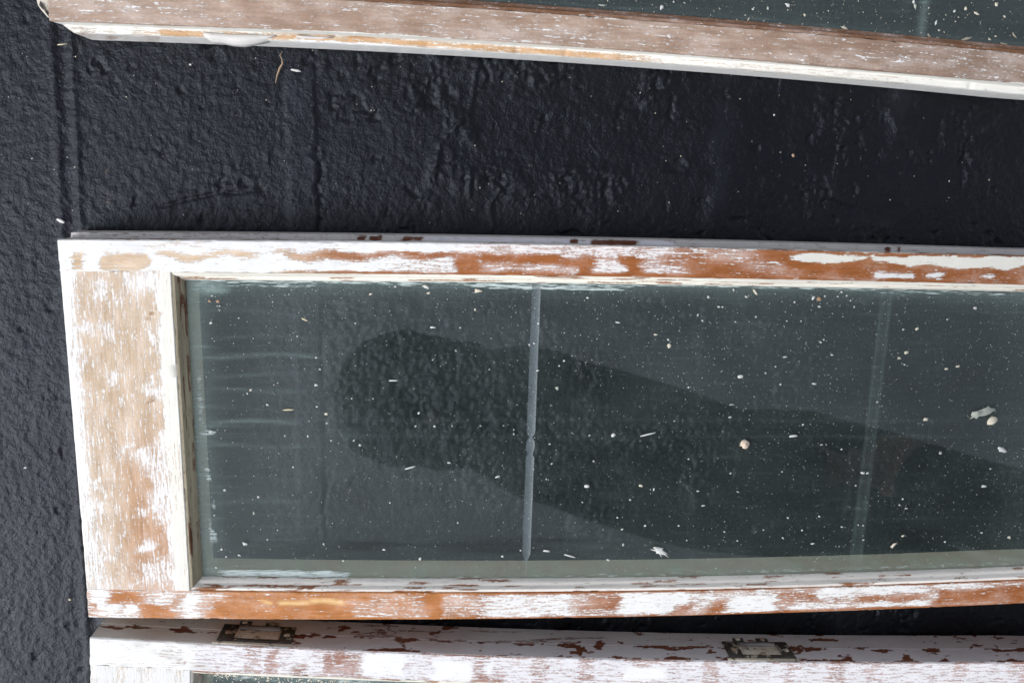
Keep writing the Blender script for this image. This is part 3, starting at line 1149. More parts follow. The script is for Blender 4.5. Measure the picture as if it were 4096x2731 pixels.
def dust_B(px, py, v):
    d = np.full(len(px), .018)
    d += .015 * (1 - sstep(700, 1800, px)) + .010 * sstep(2600, 3000, px) * (1 - sstep(1400, 1900, py))
    d += .015 * (fbm(px * .003, py * .006, 171) - .5) * 2
    # wiped and rain-run streaks at the left
    for y0, x0, x1, a in [(1425, 830, 1300, .07), (1690, 850, 1180, .10), (1560, 850, 1250, .035), (1500, 850, 1200, .03), (1780, 820, 1250, .03), (1245, 850, 1200, .03), (2010, 850, 1200, .03), (1350, 860, 1250, .03)]:
        yy = y0 + 8 * np.sin(px / 90.0 + y0)
        d += a * np.exp(-((py - yy) / 7.0) ** 2) * box(px, py, x0, 0, x1, 4000, 60, 10)
    # edges collect dirt
    yt = lin(px, [(738, 1120), (1350, 1125), (2064, 1137), (2696, 1141), (3410, 1156), (4096, 1180)])
    yb = lin(px, [(818, 2313), (1400, 2322), (2064, 2322), (2750, 2310), (3410, 2289), (4096, 2268)])
    xl = np.interp(py, [1120, 1798, 2304], [745, 774, 810])
    d += .12 * np.exp(-np.abs(py - yt) / 30) + .08 * np.exp(-np.abs(yb - py) / 40)
    d += .30 * np.exp(-np.abs(px - xl - 10) / 34) * (0.5 + fbm(px * .01, py * .006, 173))
    d += .22 * ell(px, py, 840, 1150, 60, 26, .8)
    for q in (2000, 2100):
        d += 0
    # darker wiped drips low on the pane
    for a in [(1470, 2172, 120, 10), (1560, 2176, 110, 7), (1420, 2190, 90, 8), (1520, 2196, 60, 4), (1900, 2178, 220, 12), (2150, 2160, 240, 10), (2000, 2200, 200, 8)]:
        d *= 1 - .75 * ell(px, py, *a, .5)
    # scuffed band right of centre
    xb = np.interp(py, [1140, 2220], [3552, 3425])
    d += .022 * np.exp(-((px - xb) / 17) ** 4) + .05 * np.exp(-((px - xb - 18) / 4.5) ** 2) + .05 * np.exp(-((px - xb + 18) / 4.5) ** 2)
    # old horizontal etched lines
    for yl in (1680, 1745):
        d += .018 * np.exp(-((py - yl) / 4.0) ** 2)
    d += .018 * (px > 3900) * sstep(3900, 4096, px)
    return np.clip(d, 0, 1)


def smear_B(px, py, v):
    yt = lin(px, [(738, 1120), (1350, 1125), (2064, 1137), (2696, 1141), (3410, 1156), (4096, 1180)])
    yb = lin(px, [(818, 2313), (1400, 2322), (2064, 2322), (2750, 2310), (3410, 2289), (4096, 2268)])
    t = py - yt
    s = np.zeros(len(px))
    s = np.maximum(s, .58 * box(px, t, 780, -20, 1750, 14, 60, 8))
    s = np.maximum(s, 0.76 * box(px, t - .012 * (px - 1900), 1860, 2, 2520, 18, 80, 7))
    s = np.maximum(s, 0.54 * box(px, t, 1400, -10, 4096, 9, 60, 7))
    s = np.maximum(s, 0.52 * box(px, t, 860, 10, 1300, 30, 60, 10))
    s = np.maximum(s, .40 * box(px, t - .02 * (px - 3500), 3480, 10, 3760, 26, 60, 7))
    b = yb - py
    s = np.maximum(s, .74 * box(px, b, 860, 8, 1420, 40, 70, 9) * (1 - sstep(1250, 1600, px) * .6))
    s = np.maximum(s, .38 * box(px, b, 1500, 4, 4096, 26, 60, 8))
    xl = np.interp(py, [1120, 1798, 2304], [745, 774, 810])
    l = px - xl
    s = np.maximum(s, .56 * box(l, py, 35, 1800, 75, 2240, 12, 50) * sstep(.42, .6, fbm(px * .03, py * .02, 175)))
    s = np.maximum(s, .60 * ell(px, py, 830, 1730, 40, 14, .5))
    s = np.maximum(s, .45 * ell(px, py, 815, 1150, 70, 22, .6))
    s = np.maximum(s, .46 * box(l, py, 22, 1460, 50, 1720, 8, 60))
    return s


g1 = un([(2146, 1140), (2104, 2215)], GZ)
bgt = lambda x: bTI(x) - 0.0085
bgb = lambda x: bBI(x) + 0.0085
xa = float(bLI(-0.1)) + 0.006
pane_b, gr = pane('glass_pane', sash_b, bgt, bgb, xa, XR - 0.09, GZ, M_GLASS, dust_B, smear_B, [(g1[0, 0], g1[1, 0], 0.0094)], step=0.0026)

# ---------------- upper sash
aO, aI = curve_from(A_O, TH), curve_from(A_I, TH)
AW = 0.46
aL = lambda y: float(un([(192, 60)], TH)[0, 0]) + 0.06 * (np.asarray(y, float) - 0.13)
ring_A = face_ring(side([(-0.0083, 0.0006, .016), (-0.0080, 0.038, .015), (-0.0072, 0.040, .013), (-0.0006, 0.0405, .004), (0, TH - 0.002, 0)]), div=16)
aUO, aUI = (lambda x: aO(x) + AW), (lambda x: aO(x) + AW - 0.036)
sash_a = make_sash('window_sash', 'bare greyish brown window sash at the top edge with a white rebated lower side',
                   aUO, aUI, aO, aI, aL, lambda y: aL(y) + .075, const_x(XR), const_x(XR - 0.08), ring_plain, ring_A,
                   (paint_plain(W_GREY, P_WHITE, .35, .2, 11), paint_A, paint_plain(W_GREY, P_WHITE, .35, .2, 12), paint_plain(W_GREY, P_WHITE, .4, .2, 13),
                    (paint_A_inner, paint_A_inner, paint_A_inner, paint_A_inner)), 20, nm=560)


def dust_A(px, py, v):
    d = np.full(len(px), .030) + .02 * (fbm(px * .004, py * .006, 181) - .5)
    yb = lin(px, [(1683, 0), (2750, 70), (3410, 128), (4096, 193)])
    d += .10 * np.exp(-np.abs(yb - py) / 14)
    d += .11 * np.exp(-((px - 3700 + py * .12) / 16) ** 4)
    return d


def smear_A(px, py, v):
    yb = lin(px, [(1683, 0), (2750, 70), (3410, 128), (4096, 193)])
    b = yb - py
    s = .50 * box(px, b, 2900, 2, 4096, 26, 60, 8) * sstep(.45, .6, fbm(px * .012, py * .02, 183))
    return s


agb = lambda x: aI(x) + 0.0085
agt = lambda x: aUI(x) - 0.0085
pane('glass_pane', sash_a, agt, agb, -0.31, XR - 0.085, GZ, M_GLASS, dust_A, smear_A, step=.006)

# ---------------- lower sash
cO, cI = curve_from(C_O, TH), curve_from(C_O, TH)
ci_pts = un(C_I, TH)
co_at = cO(ci_pts[:, 0])
cw = float(np.mean(co_at - ci_pts[:, 1]))
cI = lambda x: cO(x) - cw
CW = 0.45
cL = lambda y: float(un([(360, 2640)], TH)[0, 0]) + 0.074 * (np.asarray(y, float) + 0.535)
cLI = lambda y: float(un([(764, 2679)], TH)[0, 0]) + 0.06 * (np.asarray(y, float) + 0.54)
ring_C = face_ring(side([(-0.0008, 0.0006, 0), (-0.0008, 0.0300, 0), (0.0, 0.0305, 0), (0, TH - 0.002, 0)]), div=16)
cBO, cBI = (lambda x: cO(x) - CW), (lambda x: cO(x) - CW + .036)
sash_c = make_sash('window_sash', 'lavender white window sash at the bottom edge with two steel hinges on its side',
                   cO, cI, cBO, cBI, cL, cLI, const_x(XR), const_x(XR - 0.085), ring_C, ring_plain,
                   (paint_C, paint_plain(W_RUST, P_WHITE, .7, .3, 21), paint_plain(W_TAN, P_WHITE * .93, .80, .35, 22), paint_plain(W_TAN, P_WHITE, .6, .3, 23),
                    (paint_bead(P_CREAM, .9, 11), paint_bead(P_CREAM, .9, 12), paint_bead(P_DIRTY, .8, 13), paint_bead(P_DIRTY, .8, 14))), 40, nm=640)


def dust_C(px, py, v):
    yt = lin(px, [(813, 2689), (1400, 2716), (1707, 2737)])
    return .05 + .2 * np.exp(-np.abs(py - yt) / 20)


def smear_C(px, py, v):
    yt = lin(px, [(813, 2689), (1400, 2716), (1707, 2737)])
    t = py - yt
    return .55 * box(px, t, 850, -4, 1900, 26, 50, 8) * sstep(.36, .55, fbm(px * .02, py * .05, 187))


cgt = lambda x: cI(x) - 0.0085
cgb = lambda x: cBI(x) + 0.0085
pane('glass_pane', sash_c, cgt, cgb, float(cLI(-0.56)) + .006, XR - 0.09, GZ, M_GLASS, dust_C, smear_C, step=.005)

# ---------------- hinges let into the side of the lower sash
def hinge(x0, x1, z0, z1, root, painted, tabs):
    xm = (x0 + x1) / 2
    y = float(cO(xm))
    tx = np.array([x1 - x0, float(cO(x1) - cO(x0)), 0])
    Lh = np.linalg.norm(tx)
    tx /= Lh
    nx = np.array([-tx[1], tx[0], 0])                 # outwards, away from the glass
    o0 = np.array([x0, float(cO(x0)), 0])

    def P(u, z, d):
        return o0 + tx * u + nx * d + np.array([0, 0, z])

    def plate(name, rects, d0, d1, mat, parent):
        V, F = [], []
        for (u0, za, u1, zb) in rects:
            b = len(V)
            e = 0.0006
            for (uu0, uu1, zz0, zz1, dd) in ((u0, u1, za, zb, d0), (u0, u1, za, zb, d1 - e), (u0 + e, u1 - e, za + e, zb - e, d1)):
                V += [P(uu0, zz0, dd), P(uu1, zz0, dd), P(uu1, zz1, dd), P(uu0, zz1, dd)]
            for lv in (0, 4):
                for i in range(4):
                    j = (i + 1) % 4
                    F.append((b + lv + i, b + lv + j, b + lv + 4 + j, b + lv + 4 + i))
            F.append((b + 8, b + 9, b + 10, b + 11))
        return mesh_obj(name, V, F, mat, parent, smooth=False)
    w = Lh
    fr = 0.017
    gp = 0.0065
    rects = [(0, z0, fr, z1), (w - fr * .9, z0, w, z1), (fr, z1 - gp * .75, w - fr * .9, z1), (fr, z0, w - fr * .9, z0 + gp * .55)]
    h = plate('hinge', rects, 0.0003, 0.0030, M_IRON, root)
    h['label'] = 'dark steel butt hinge with chipped cream paint'
    plate('painted_leaf', [(fr, z0 + gp * .55, w - fr * .9, z1 - gp * .75)], 0.0002, 0.0018, M_HPAINT, h)
    plate('mortise_fill', [(-0.004, z1 + 0.0003, w + 0.002, z1 + 0.0048)], 0.0001, 0.0016, M_HPAINT, h)
    # knuckle: half round barrel along the lower edge of the leaf
    V, F = [], []
    n = 10
    r = 0.0036
    zk = z0 + gp * .55 + r * .7
    for e, u in enumerate((fr + 0.002, w - fr * .9 - 0.002)):
        for i in range(n + 1):
            a = math.pi * i / n
            V.append(P(u, zk + math.cos(a) * r, 0.0014 + math.sin(a) * r))
    for i in range(n):
        F.append((i, i + 1, n + 2 + i, n + 1 + i))
    F += [tuple(range(n + 1)), tuple(range(2 * n + 1, n, -1))]
    kn = mesh_obj('knuckle', V, F, simple_mat('worn_grey_steel', (.22, .21, .20), .45, .3, 300, .5), h)
    # screws: domed heads with a slot
    def screw(u, z, d, r=0.0030, paintd=False):
        V, F = [], []
        rings = [(r * 1.25, 0.0), (r, 0.0007), (r * .72, 0.0011), (r * .2, 0.0013)]
        m = 14
        for rr, dd in rings:
            for i in range(m):
                a = 2 * math.pi * i / m
                k = 1 + .12 * math.sin(3 * a + u * 900)
                V.append(P(u + math.cos(a) * rr * k, z + math.sin(a) * rr * k, d + dd))
        for lv in range(3):
            for i in range(m):
                j = (i + 1) % m
                F.append((lv * m + i, lv * m + j, (lv + 1) * m + j, (lv + 1) * m + i))
        F.append(tuple(3 * m + i for i in range(m)))
        mesh_obj('screw', V, F, M_HPAINT if paintd else M_RUST, h)
    zc = (z0 + z1) / 2 + .001
    screw(fr * .52, zc, 0.0030, paintd=False)
    screw(w - fr * .42, zc + .001, 0.0030, paintd=True)
    screw(w * .52, z1 - gp * 1.0, 0.0030, 0.0027)
    if tabs:
        tb = plate('tab', [(w * .20, z0 - 0.0085, w * .36, z0 - 0.0010), (w * .56, z0 - 0.0085, w * .74, z0 - 0.0010)], 0.0006, 0.0026, M_IRON, h)
    screw(w * .27, z0 - 0.0050, 0.0027, 0.0027, True)
    screw(w * .66, z0 - 0.0050, 0.0027, 0.0027)
    return h


for (pa, pb_, tabs) in (((866, 2556), (1164, 2572), True), ((2922, 2625), (3186, 2626), True)):
    za = 0.0535
    hx0, hx1 = un([pa], za)[0, 0], un([pb_], za)[0, 0]
    hinge(float(hx0), float(hx1), 0.0205, za, sash_c, True, tabs)

# ---------------- torn strip of old paint hanging over the side of the upper sash
def peel(pts_px, zs, drop, seed, label):
    q = un(pts_px, TH - 0.022)
    n = len(q)
    V, F = [], []
    rng = np.random.default_rng(seed)
    rows = 6
    for r in range(rows):
        t = r / (rows - 1)
        for i in range(n):
            e = drop[i]
            V.append((q[i, 0] + .0012 * rng.standard_normal(), q[i, 1] - e * t, TH - 0.0195 + 0.003 * math.sin(t * 3) + .0010 * math.sin(i * 1.7 + t * 2) - .006 * t * t))
    for r in range(rows - 1):
        for i in range(n - 1):
            F.append((r * n + i, r * n + i + 1, (r + 1) * n + i + 1, (r + 1) * n + i))
    o = mesh_obj('peeling_paint', V, F, simple_mat('torn_paint_film', (.66, .63, .60), .55, .06, 150), sash_a)
    o['label'] = label
    md = o.modifiers.new('thickness', 'SOLIDIFY')
    md.thickness = 0.0004
    return o


peel([(818, 134), (850, 135), (890, 136), (930, 138), (980, 140), (1030, 142), (1070, 143), (1105, 145)], None, [.0040, .0090, .0088, .0108, .0112, .0084, .0060, .0010], 5, 'curled strip of torn white paint film')
peel([(1185, 146), (1215, 147), (1250, 148), (1290, 150), (1330, 152)], None, [.0006, .0028, .0034, .0022, .0004], 6, 'small curled lip of torn white paint film')

# splintered end grain at the upper sash's left corner
def splinter_end():
    rng = np.random.default_rng(3)
    pts = [(138, -60), (146, 0), (152, 22), (164, 40), (178, 56), (190, 70), (205, 74), (206, -60)]
    lo = un(pts, 0.030)
    hi = un([(x + (6 if x < 195 else 0), y) for x, y in pts], 0.046)
    V = [(*p[:2], 0.004) for p in lo] + [tuple(p) for p in lo] + [(*p[:2], 0.046 + .0015 * rng.standard_normal()) for p in hi]
    n = len(pts)
    F = []
    for lv in (0, n):
        for i in range(n):
            j = (i + 1) % n
            F.append((lv + i, lv + j, lv + n + j, lv + n + i))
    F.append(tuple(2 * n + i for i in range(n)))
    o = mesh_obj('splintered_tenon', V, F, simple_mat('flaking_end_grain', (.56, .50, .44), .8, .45, 260, 0, 1.0, .002), sash_a, smooth=False)


splinter_end()

# ------------------------------------------------------------------ loose flakes and crumbs
def chip_mesh(name, w, h, seed, mat, thick=0.0004, ragged=0.3, curl=0.1, npt=11):
    rng = np.random.default_rng(seed)
    a = np.linspace(0, 2 * np.pi, npt, endpoint=False) + rng.uniform(-.2, .2, npt)
    r = 1 + ragged * rng.uniform(-1, .5, npt)
    sup = (np.abs(np.cos(a)) ** 3 + np.abs(np.sin(a)) ** 3) ** (-1 / 3)
    x = np.cos(a) * r * sup * w / 2
    y = np.sin(a) * r * sup * h / 2
    m = max(w, h)
    zc = curl * m * ((x / m) ** 2 + .5 * (y / m) * (x / m)) * 4 * .5
    zc = zc - zc.min()
    V = [(0, 0, thick)] + [(x[i], y[i], thick + zc[i]) for i in range(npt)] + [(x[i], y[i], zc[i]) for i in range(npt)]
    F = []
    for i in range(npt):
        j = (i + 1) % npt
        F.append((0, 1 + i, 1 + j))
        F.append((1 + i, 1 + npt + i, 1 + npt + j, 1 + j))
    F.append(tuple(1 + npt + i for i in range(npt))[::-1])
    return mesh_obj(name, V, F, mat, None, smooth=False)


def crumb_mesh(name, w, h, t, seed, mat):
    rng = np.random.default_rng(seed)
    V, F = [], []
    n, m = 10, 5
    for j in range(m + 1):
        ph = math.pi / 2 * j / m
        for i in range(n):
            a = 2 * math.pi * i / n
            k = 1 + .28 * rng.uniform(-1, 1)
            V.append((math.cos(a) * math.cos(ph) * k * w / 2, math.sin(a) * math.cos(ph) * k * h / 2, math.sin(ph) * t * (1 + .2 * rng.uniform(-1, 1))))
    for j in range(m):
        for i in range(n):
            F.append((j * n + i, j * n + (i + 1) % n, (j + 1) * n + (i + 1) % n, (j + 1) * n + i))
    F.append(tuple(range(n))[::-1])
    return mesh_obj(name, V, F, mat, None, smooth=False)


MMPX = 0.000268


def place(o, px, py, z, ang=0.0):
    q = un([(px, py)], z)[0]
    o.location = (q[0], q[1], z)
    o.rotation_euler = (0, 0, ang)
    return o


ZG = GZ + 0.0002
O4, O5, O6, O7, O8, O9 = (0, 900), (1350, 900), (2696, 900), (0, 1798), (1350, 1798), (2696, 1798)
K_ = 1400 / 2352.0
SP = []          # (px, py, w_px, h_px, angle, colour)


def zs(o, lst, col='w'):
    for t in lst:
        x, y, w, h = t[:4]
        a = t[4] if len(t) > 4 else random.uniform(-.5, .5)
        c = t[5] if len(t) > 5 else col
        SP.append((o[0] + x * K_, o[1] + y * K_, w * K_, h * K_, a, c))


zs(O5, [(610, 458, 30, 14, .3, 'c'), (388, 415, 16, 14), (222, 463, 22, 14, .3, 'c'), (640, 688, 45, 14, -.1),
        (925, 568, 16, 22, .4, 'c'), (1350, 660, 20, 15, .6), (1288, 803, 16, 14), (1322, 795, 14, 12), (1345, 977, 22, 11, .1), (545, 1262, 16, 20),
        (652, 1352, 18, 18), (1475, 1095, 25, 32, 1, 'g'), (1490, 945, 15, 11), (1522, 912, 16, 12, .8), (1680, 490, 17, 14), (1882, 654, 32, 10, -.1), (2135, 736, 28, 12, .1, 'c'),
        (2222, 770, 20, 16), (2228, 810, 30, 34, .2, 'c'), (1692, 1413, 16, 11, .5), (150, 1478, 22, 14, -.2), (110, 1447, 11, 16), (1425, 1470, 15, 11), (2263, 1315, 12, 10),
        (95, 1165, 11, 10), (240, 1165, 10, 9), (120, 660, 11, 10), (825, 690, 11, 9), (960, 1348, 12, 10), (770, 1350, 12, 9), (1185, 1403, 12, 12), (1185, 1375, 10, 12), (1115, 1348, 11, 9), (525, 1350, 14, 10), (795, 845, 16, 8), (1020, 970, 12, 9), (638, 906, 10, 9)])
zs(O6, [(230, 483, 20, 22), (485, 482, 25, 14, -.2), (935, 490, 22, 30), (975, 548, 20, 16), (550, 617, 14, 12), (160, 605, 10, 18), (190, 643, 14, 18),
        (300, 550, 20, 16), (325, 550, 16, 12), (1540, 702, 16, 13), (1632, 697, 26, 16, .5, 'c'), (2022, 558, 34, 20, -.3), (1560, 857, 28, 24, .2, 'c'), (1512, 893, 24, 18, 0, 'c'), (1830, 965, 32, 16, .05, 'c'),
        (1908, 948, 34, 14, .2, 'c'), (745, 885, 34, 12, .25), (985, 788, 16, 14), (1060, 872, 22, 12, .2), (937, 1065, 40, 16, -.05), (615, 995, 16, 12), (682, 950, 13, 11),
        (375, 1290, 24, 14, .3), (385, 1205, 40, 9, .1, 'g'), (865, 1340, 20, 14, .6), (1690, 1305, 40, 34, 0, 'c'), (990, 1475, 20, 9), (1125, 1505, 13, 14), (1790, 1530, 28, 24, 0, 'g'),
        (1005, 770, 13, 11), (757, 645, 12, 10), (853, 645, 12, 11), (413, 650, 16, 11), (400, 435, 12, 20), (1013, 478, 16, 12), (1100, 480, 13, 12), (1125, 450, 15, 13), (1160, 475, 12, 12), (1185, 508, 12, 11), (810, 518, 13, 12), (1210, 550, 12, 14), (1365, 1188, 15, 12), (715, 1070, 12, 16), (97, 1090, 12, 14), (1835, 635, 11, 14), (1548, 938, 16, 10)])
zs(O4, [(1410, 512, 20, 18, 0, 'b'), (1465, 512, 26, 22, 0, 'b'), (1425, 475, 16, 11), (1475, 545, 12, 11), (1418, 657, 22, 16), (2125, 890, 18, 10), (2150, 968, 14, 12), (2125, 1075, 24, 18), (1685, 1108, 20, 15, .6, 'c'),
        (1797, 1207, 20, 14), (2193, 1268, 24, 18, 0, 'c'), (2197, 1330, 14, 11), (2070, 1418, 12, 15), (1415, 1388, 36, 16, .3), (2130, 1220, 14, 12), (1662, 1132, 13, 12), (1605, 625, 12, 10), (1998, 747, 13, 10), (2225, 1447, 14, 11), (1915, 1415, 11, 10)])
zs(O7, [(1510, 270, 22, 18), (1735, 317, 14, 20), (1645, 632, 40, 26, -.2), (1490, 668, 24, 16), (1520, 718, 16, 12), (1610, 708, 24, 11, -.5), (1797, 603, 12, 12), (1970, 115, 14, 12), (1453, 790, 22, 13, -.4), (1705, 425, 12, 28, .2, 'g'), (1440, 440, 14, 12), (1865, 540, 10, 9), (2175, 632, 12, 14)])
zs(O8, [(750, 87, 32, 11, -.2), (555, 732, 18, 24), (1108, 715, 18, 14), (2038, 240, 32, 20, -.3, 'c'), (2125, 265, 12, 24), (1440, 93, 20, 10, .4),
        (1918, 637, 13, 22), (1913, 533, 20, 13), (2067, 510, 14, 18), (2293, 510, 16, 14), (312, 670, 24, 14), (808, 490, 12, 14), (1820, 740, 30, 10, -.3), (1403, 197, 12, 11), (1720, 77, 13, 12), (1965, 335, 14, 12), (1880, 455, 13, 12), (1230, 675, 13, 12), (352, 355, 12, 12), (1645, 352, 14, 10), (38, 745, 14, 12)])
zs(O9, [(1268, 155, 34, 18), (1300, 157, 20, 15), (380, 158, 16, 13), (160, 277, 26, 10, -.2), (195, 375, 32, 10, 0), (427, 282, 18, 9), (975, 447, 19, 13), (765, 457, 17, 12), (730, 592, 20, 14, -.5),
        (930, 630, 30, 13, .2), (1125, 518, 17, 11), (2080, 245, 40, 20, -.1), (1537, 578, 24, 18, .5, 'c'), (2250, 587, 28, 22, -.3, 'c'), (1560, 393, 30, 10), (1537, 330, 15, 13), (1820, 617, 16, 14), (2065, 557, 20, 14), (860, 540, 14, 13),
        (600, 538, 12, 10), (425, 610, 15, 11), (338, 550, 16, 11), (85, 608, 12, 11), (97, 62, 16, 12), (725, 147, 16, 9), (1220, 240, 14, 11), (2125, 128, 14, 11), (1515, 370, 14, 12), (1270, 508, 15, 11), (1272, 605, 16, 10), (1237, 505, 12, 11)])
MATS = {'w': M_WHITE, 'c': M_CREAM, 'b': M_BROWN, 'g': M_GREY}
NAMES = {'w': ('small white paint flake lying on the middle glass pane', 'small white paint flakes on the middle pane'),
         'c': ('small cream paint flake lying on the middle glass pane', 'small cream paint flakes on the middle pane'),
         'b': ('brown crumb in the top left corner of the middle pane', 'brown crumbs in the corner of the middle pane'),
         'g': ('small dull grey paint flake lying on the middle glass pane', 'small grey paint flakes on the middle pane')}
for i, (x, y, w, h, a, c) in enumerate(SP):
    o = chip_mesh('paint_flake' if c != 'b' else 'crumb', w * MMPX * .95, h * MMPX * .95, 300 + i, MATS[c], 0.0005, .42, .12)
    place(o, x, y, ZG, a)
    if c in 'wc':
        zx = 'left of the etched line' if x < 2125 else ('between etched line and scuffed band' if x < 3480 else 'right of the scuffed band')
        zy = 'upper' if y < 1480 else ('middle' if y < 1900 else 'lower')
        cn = 'white' if c == 'w' else 'cream'
        lab = 'small %s flake, %s third of middle pane, %s' % (cn, zy, zx)
        tag(o, lab, 'paint flake', 'small %s flakes %s, %s third' % (cn, zx, zy))
    else:
        tag(o, NAMES[c][0], 'paint flake' if c != 'b' else 'crumb', NAMES[c][1])

# the ones that stand out
def special(x, y, w, h, a, mat, label, seed, name='paint_flake', cat='paint flake', ragged=.3, npt=12, curl=.15, zz=ZG):
    o = chip_mesh(name, w * MMPX, h * MMPX, seed, mat, 0.0006, ragged, curl, npt)
    place(o, x, y, zz, a)
    return tag(o, label, cat)


def at_(o, x, y):
    return o[0] + x * K_, o[1] + y * K_


special(*at_(O5, 595, 415), 30, 12, -.35, M_WHITE, 'white oblong paint flake lying just below the middle sash\'s upper bead', 901)
special(*at_(O5, 945, 442), 30, 18, .2, M_CREAM, 'crumbly cream flake stuck near the upper bead left of the etched line', 902, ragged=.6)
special(*at_(O5, 1853, 1410), 19, 15, .5, M_WHITE, 'bright square white paint flake in the centre of the middle pane', 903, ragged=.1, npt=8)
special(*at_(O6, 445, 1017), 24, 14, .1, M_WHITE, 'teardrop shaped white paint drip on the middle pane', 904, ragged=.1)
special(*at_(O6, 800, 1416), 37, 10, .1, M_WHITE, 'narrow bright white paint flake just right of the round brown crumb', 905, ragged=.08, npt=8)
special(*at_(O6, 2060, 1262), 112, 36, .38, M_GREY, 'large ragged grey green paint chip at the right of the middle pane', 906, ragged=.45, npt=20)
special(*at_(O6, 2200, 1505), 52, 17, -.45, M_WHITE, 'curved white paint chip near the right edge of the middle pane', 907, ragged=.2)
special(*at_(O6, 545, 450), 32, 9, -.9, M_CREAM, 'slanting cream splinter of paint under the upper bead of the middle sash', 908, ragged=.15)
special(*at_(O6, 975, 497), 20, 18, 0, M_BROWN, 'pale brown flake close to the upper bead of the middle sash', 909)
special(*at_(O8, 2165, 680), 78, 38, -.55, M_WHITE, 'big ragged white paint chip by the lower bead of the middle sash', 910, ragged=.55, npt=22)
special(*at_(O8, 1405, 678), 30, 9, -.1, M_WHITE, 'thin white flake beside the lower end of the etched line', 911)
special(*at_(O8, 1675, 244), 22, 14, -.1, M_WHITE, 'seed shaped white paint flake below the centre of the middle pane', 912, ragged=.1)
special(*at_(O9, 2205, 5), 36, 14, -.15, M_WHITE, 'white paint chip at the far right of the middle pane, below the curved one', 913)
special(*at_(O9, 1475, 638), 36, 16, .8, M_CREAM, 'slanting cream crumb near the lower bead at right', 914, ragged=.4)
for x, y, L_, a, lab in [(*at_(O4, 2047, 635), 24, -.4, 'thin straw coloured splinter in the upper left of the middle pane'), (*at_(O4, 1940, 1240), 42, 0.03, 'fine pale wood splinter lying level at the left of the middle pane'),
                         (*at_(O8, 488, 120), 42, .3, 'pale splinter slanting upwards left of the etched line, low on the pane'), (*at_(O5, 375, 1044), 33, .02, 'short white splinter in the left half of the middle pane'),
                         (*at_(O8, 1075, 180), 20, .35, 'tiny white splinter just left of the etched line'), (*at_(O5, 2085, 1405), 60, .25, 'long thin white paint scrape right of the bright square flake'), (*at_(O8, 1560, 712), 50, -.3, 'thin pale splinter left of the big ragged paint chip')]:
    o = chip_mesh('splinter', L_ * MMPX * 1.1, 6 * MMPX, int(x), M_STRAW if 'straw' in lab or 'wood' in lab else M_WHITE, .0007, .12, .05, 10)
    place(o, x, y, ZG, a)
    tag(o, lab, 'splinter')
for x, y, w, h, t, m, lab, sd in [(*at_(O6, 475, 1470), 38, 36, .0042, simple_mat('tan_crumb', (.62, .50, .40), .8, .4, 420), 'round tan crumb of putty in the right half of the middle pane', 921),
                                  (*at_(O6, 2132, 1312), 46, 34, .004, M_CREAM, 'cream crumb touching the large grey green chip', 922)]:
    o = crumb_mesh('crumb', w * MMPX, h * MMPX, t, sd, m)
    place(o, x, y, ZG, .4)
    tag(o, lab, 'crumb')

# flakes on the upper pane
O2, O3 = (1350, 0), (2696, 0)
for i, (o_, x, y, w, h, c) in enumerate([(O2, 1335, 46, 26, 12, 'g'), (O2, 1780, 38, 60, 14, 'g'), (O2, 2178, 52, 30, 40, 'w'), (O2, 2258, 15, 16, 16, 'w'), (O3, 875, 103, 24, 18, 'c'), (O3, 765, 38, 50, 22, 'w'), (O3, 2165, 33, 30, 28, 'c'), (O3, 2030, 92, 52, 20, 'c'),
                                          (O3, 1760, 152, 18, 44, 'w'), (O3, 1885, 77, 20, 22, 'w'), (O3, 420, 138, 20, 16, 'c'), (O3, 1145, 190, 50, 26, 'c'), (O3, 720, 165, 36, 16, 'c'), (O3, 1960, 60, 24, 30, 'c'), (O3, 2220, 115, 24, 14, 'c'), (O3, 1620, 45, 26, 50, 'g'),
                                          (O3, 2160, 245, 20, 14, 'c'), (O3, 2120, 265, 30, 14, 'c'), (O3, 1780, 205, 18, 14, 'c'), (O3, 630, 58, 20, 26, 'g'), (O3, 530, 65, 18, 14, 'w'), (O3, 500, 130, 14, 26, 'c'), (O3, 1610, 15, 20, 26, 'w')]):
    o = chip_mesh('paint_flake', w * K_ * MMPX * .8, h * K_ * MMPX * .8, 600 + i, MATS[c], .0005, .5, .12)
    place(o, o_[0] + x * K_, o_[1] + y * K_, ZG, random.uniform(-.5, .5))
    tag(o, 'pale paint flake lying on the dark glass of the upper sash', 'paint flake', 'paint flakes on the upper pane')
for x, y, w, h, a, lab, sd in [(*at_(O3, 1960, 265), 44, 9, .35, 'long tan paint scrap against the upper sash\'s inner edge', 941), (*at_(O3, 2285, 240), 26, 5, -.8, 'thin tan shaving at the right of the upper pane', 942), (*at_(O3, 2210, 297), 30, 8, -.2, 'tan paint scrap at the far right of the upper pane', 943), (*at_(O3, 1715, 248), 30, 6, -.8, 'fine tan fibre below the pale stripe on the upper pane', 944)]:
    special(x, y, w, h, a, simple_mat('tan_scrap', (.42, .37, .28), .8, .3, 400), lab, sd, ragged=.4, npt=14)

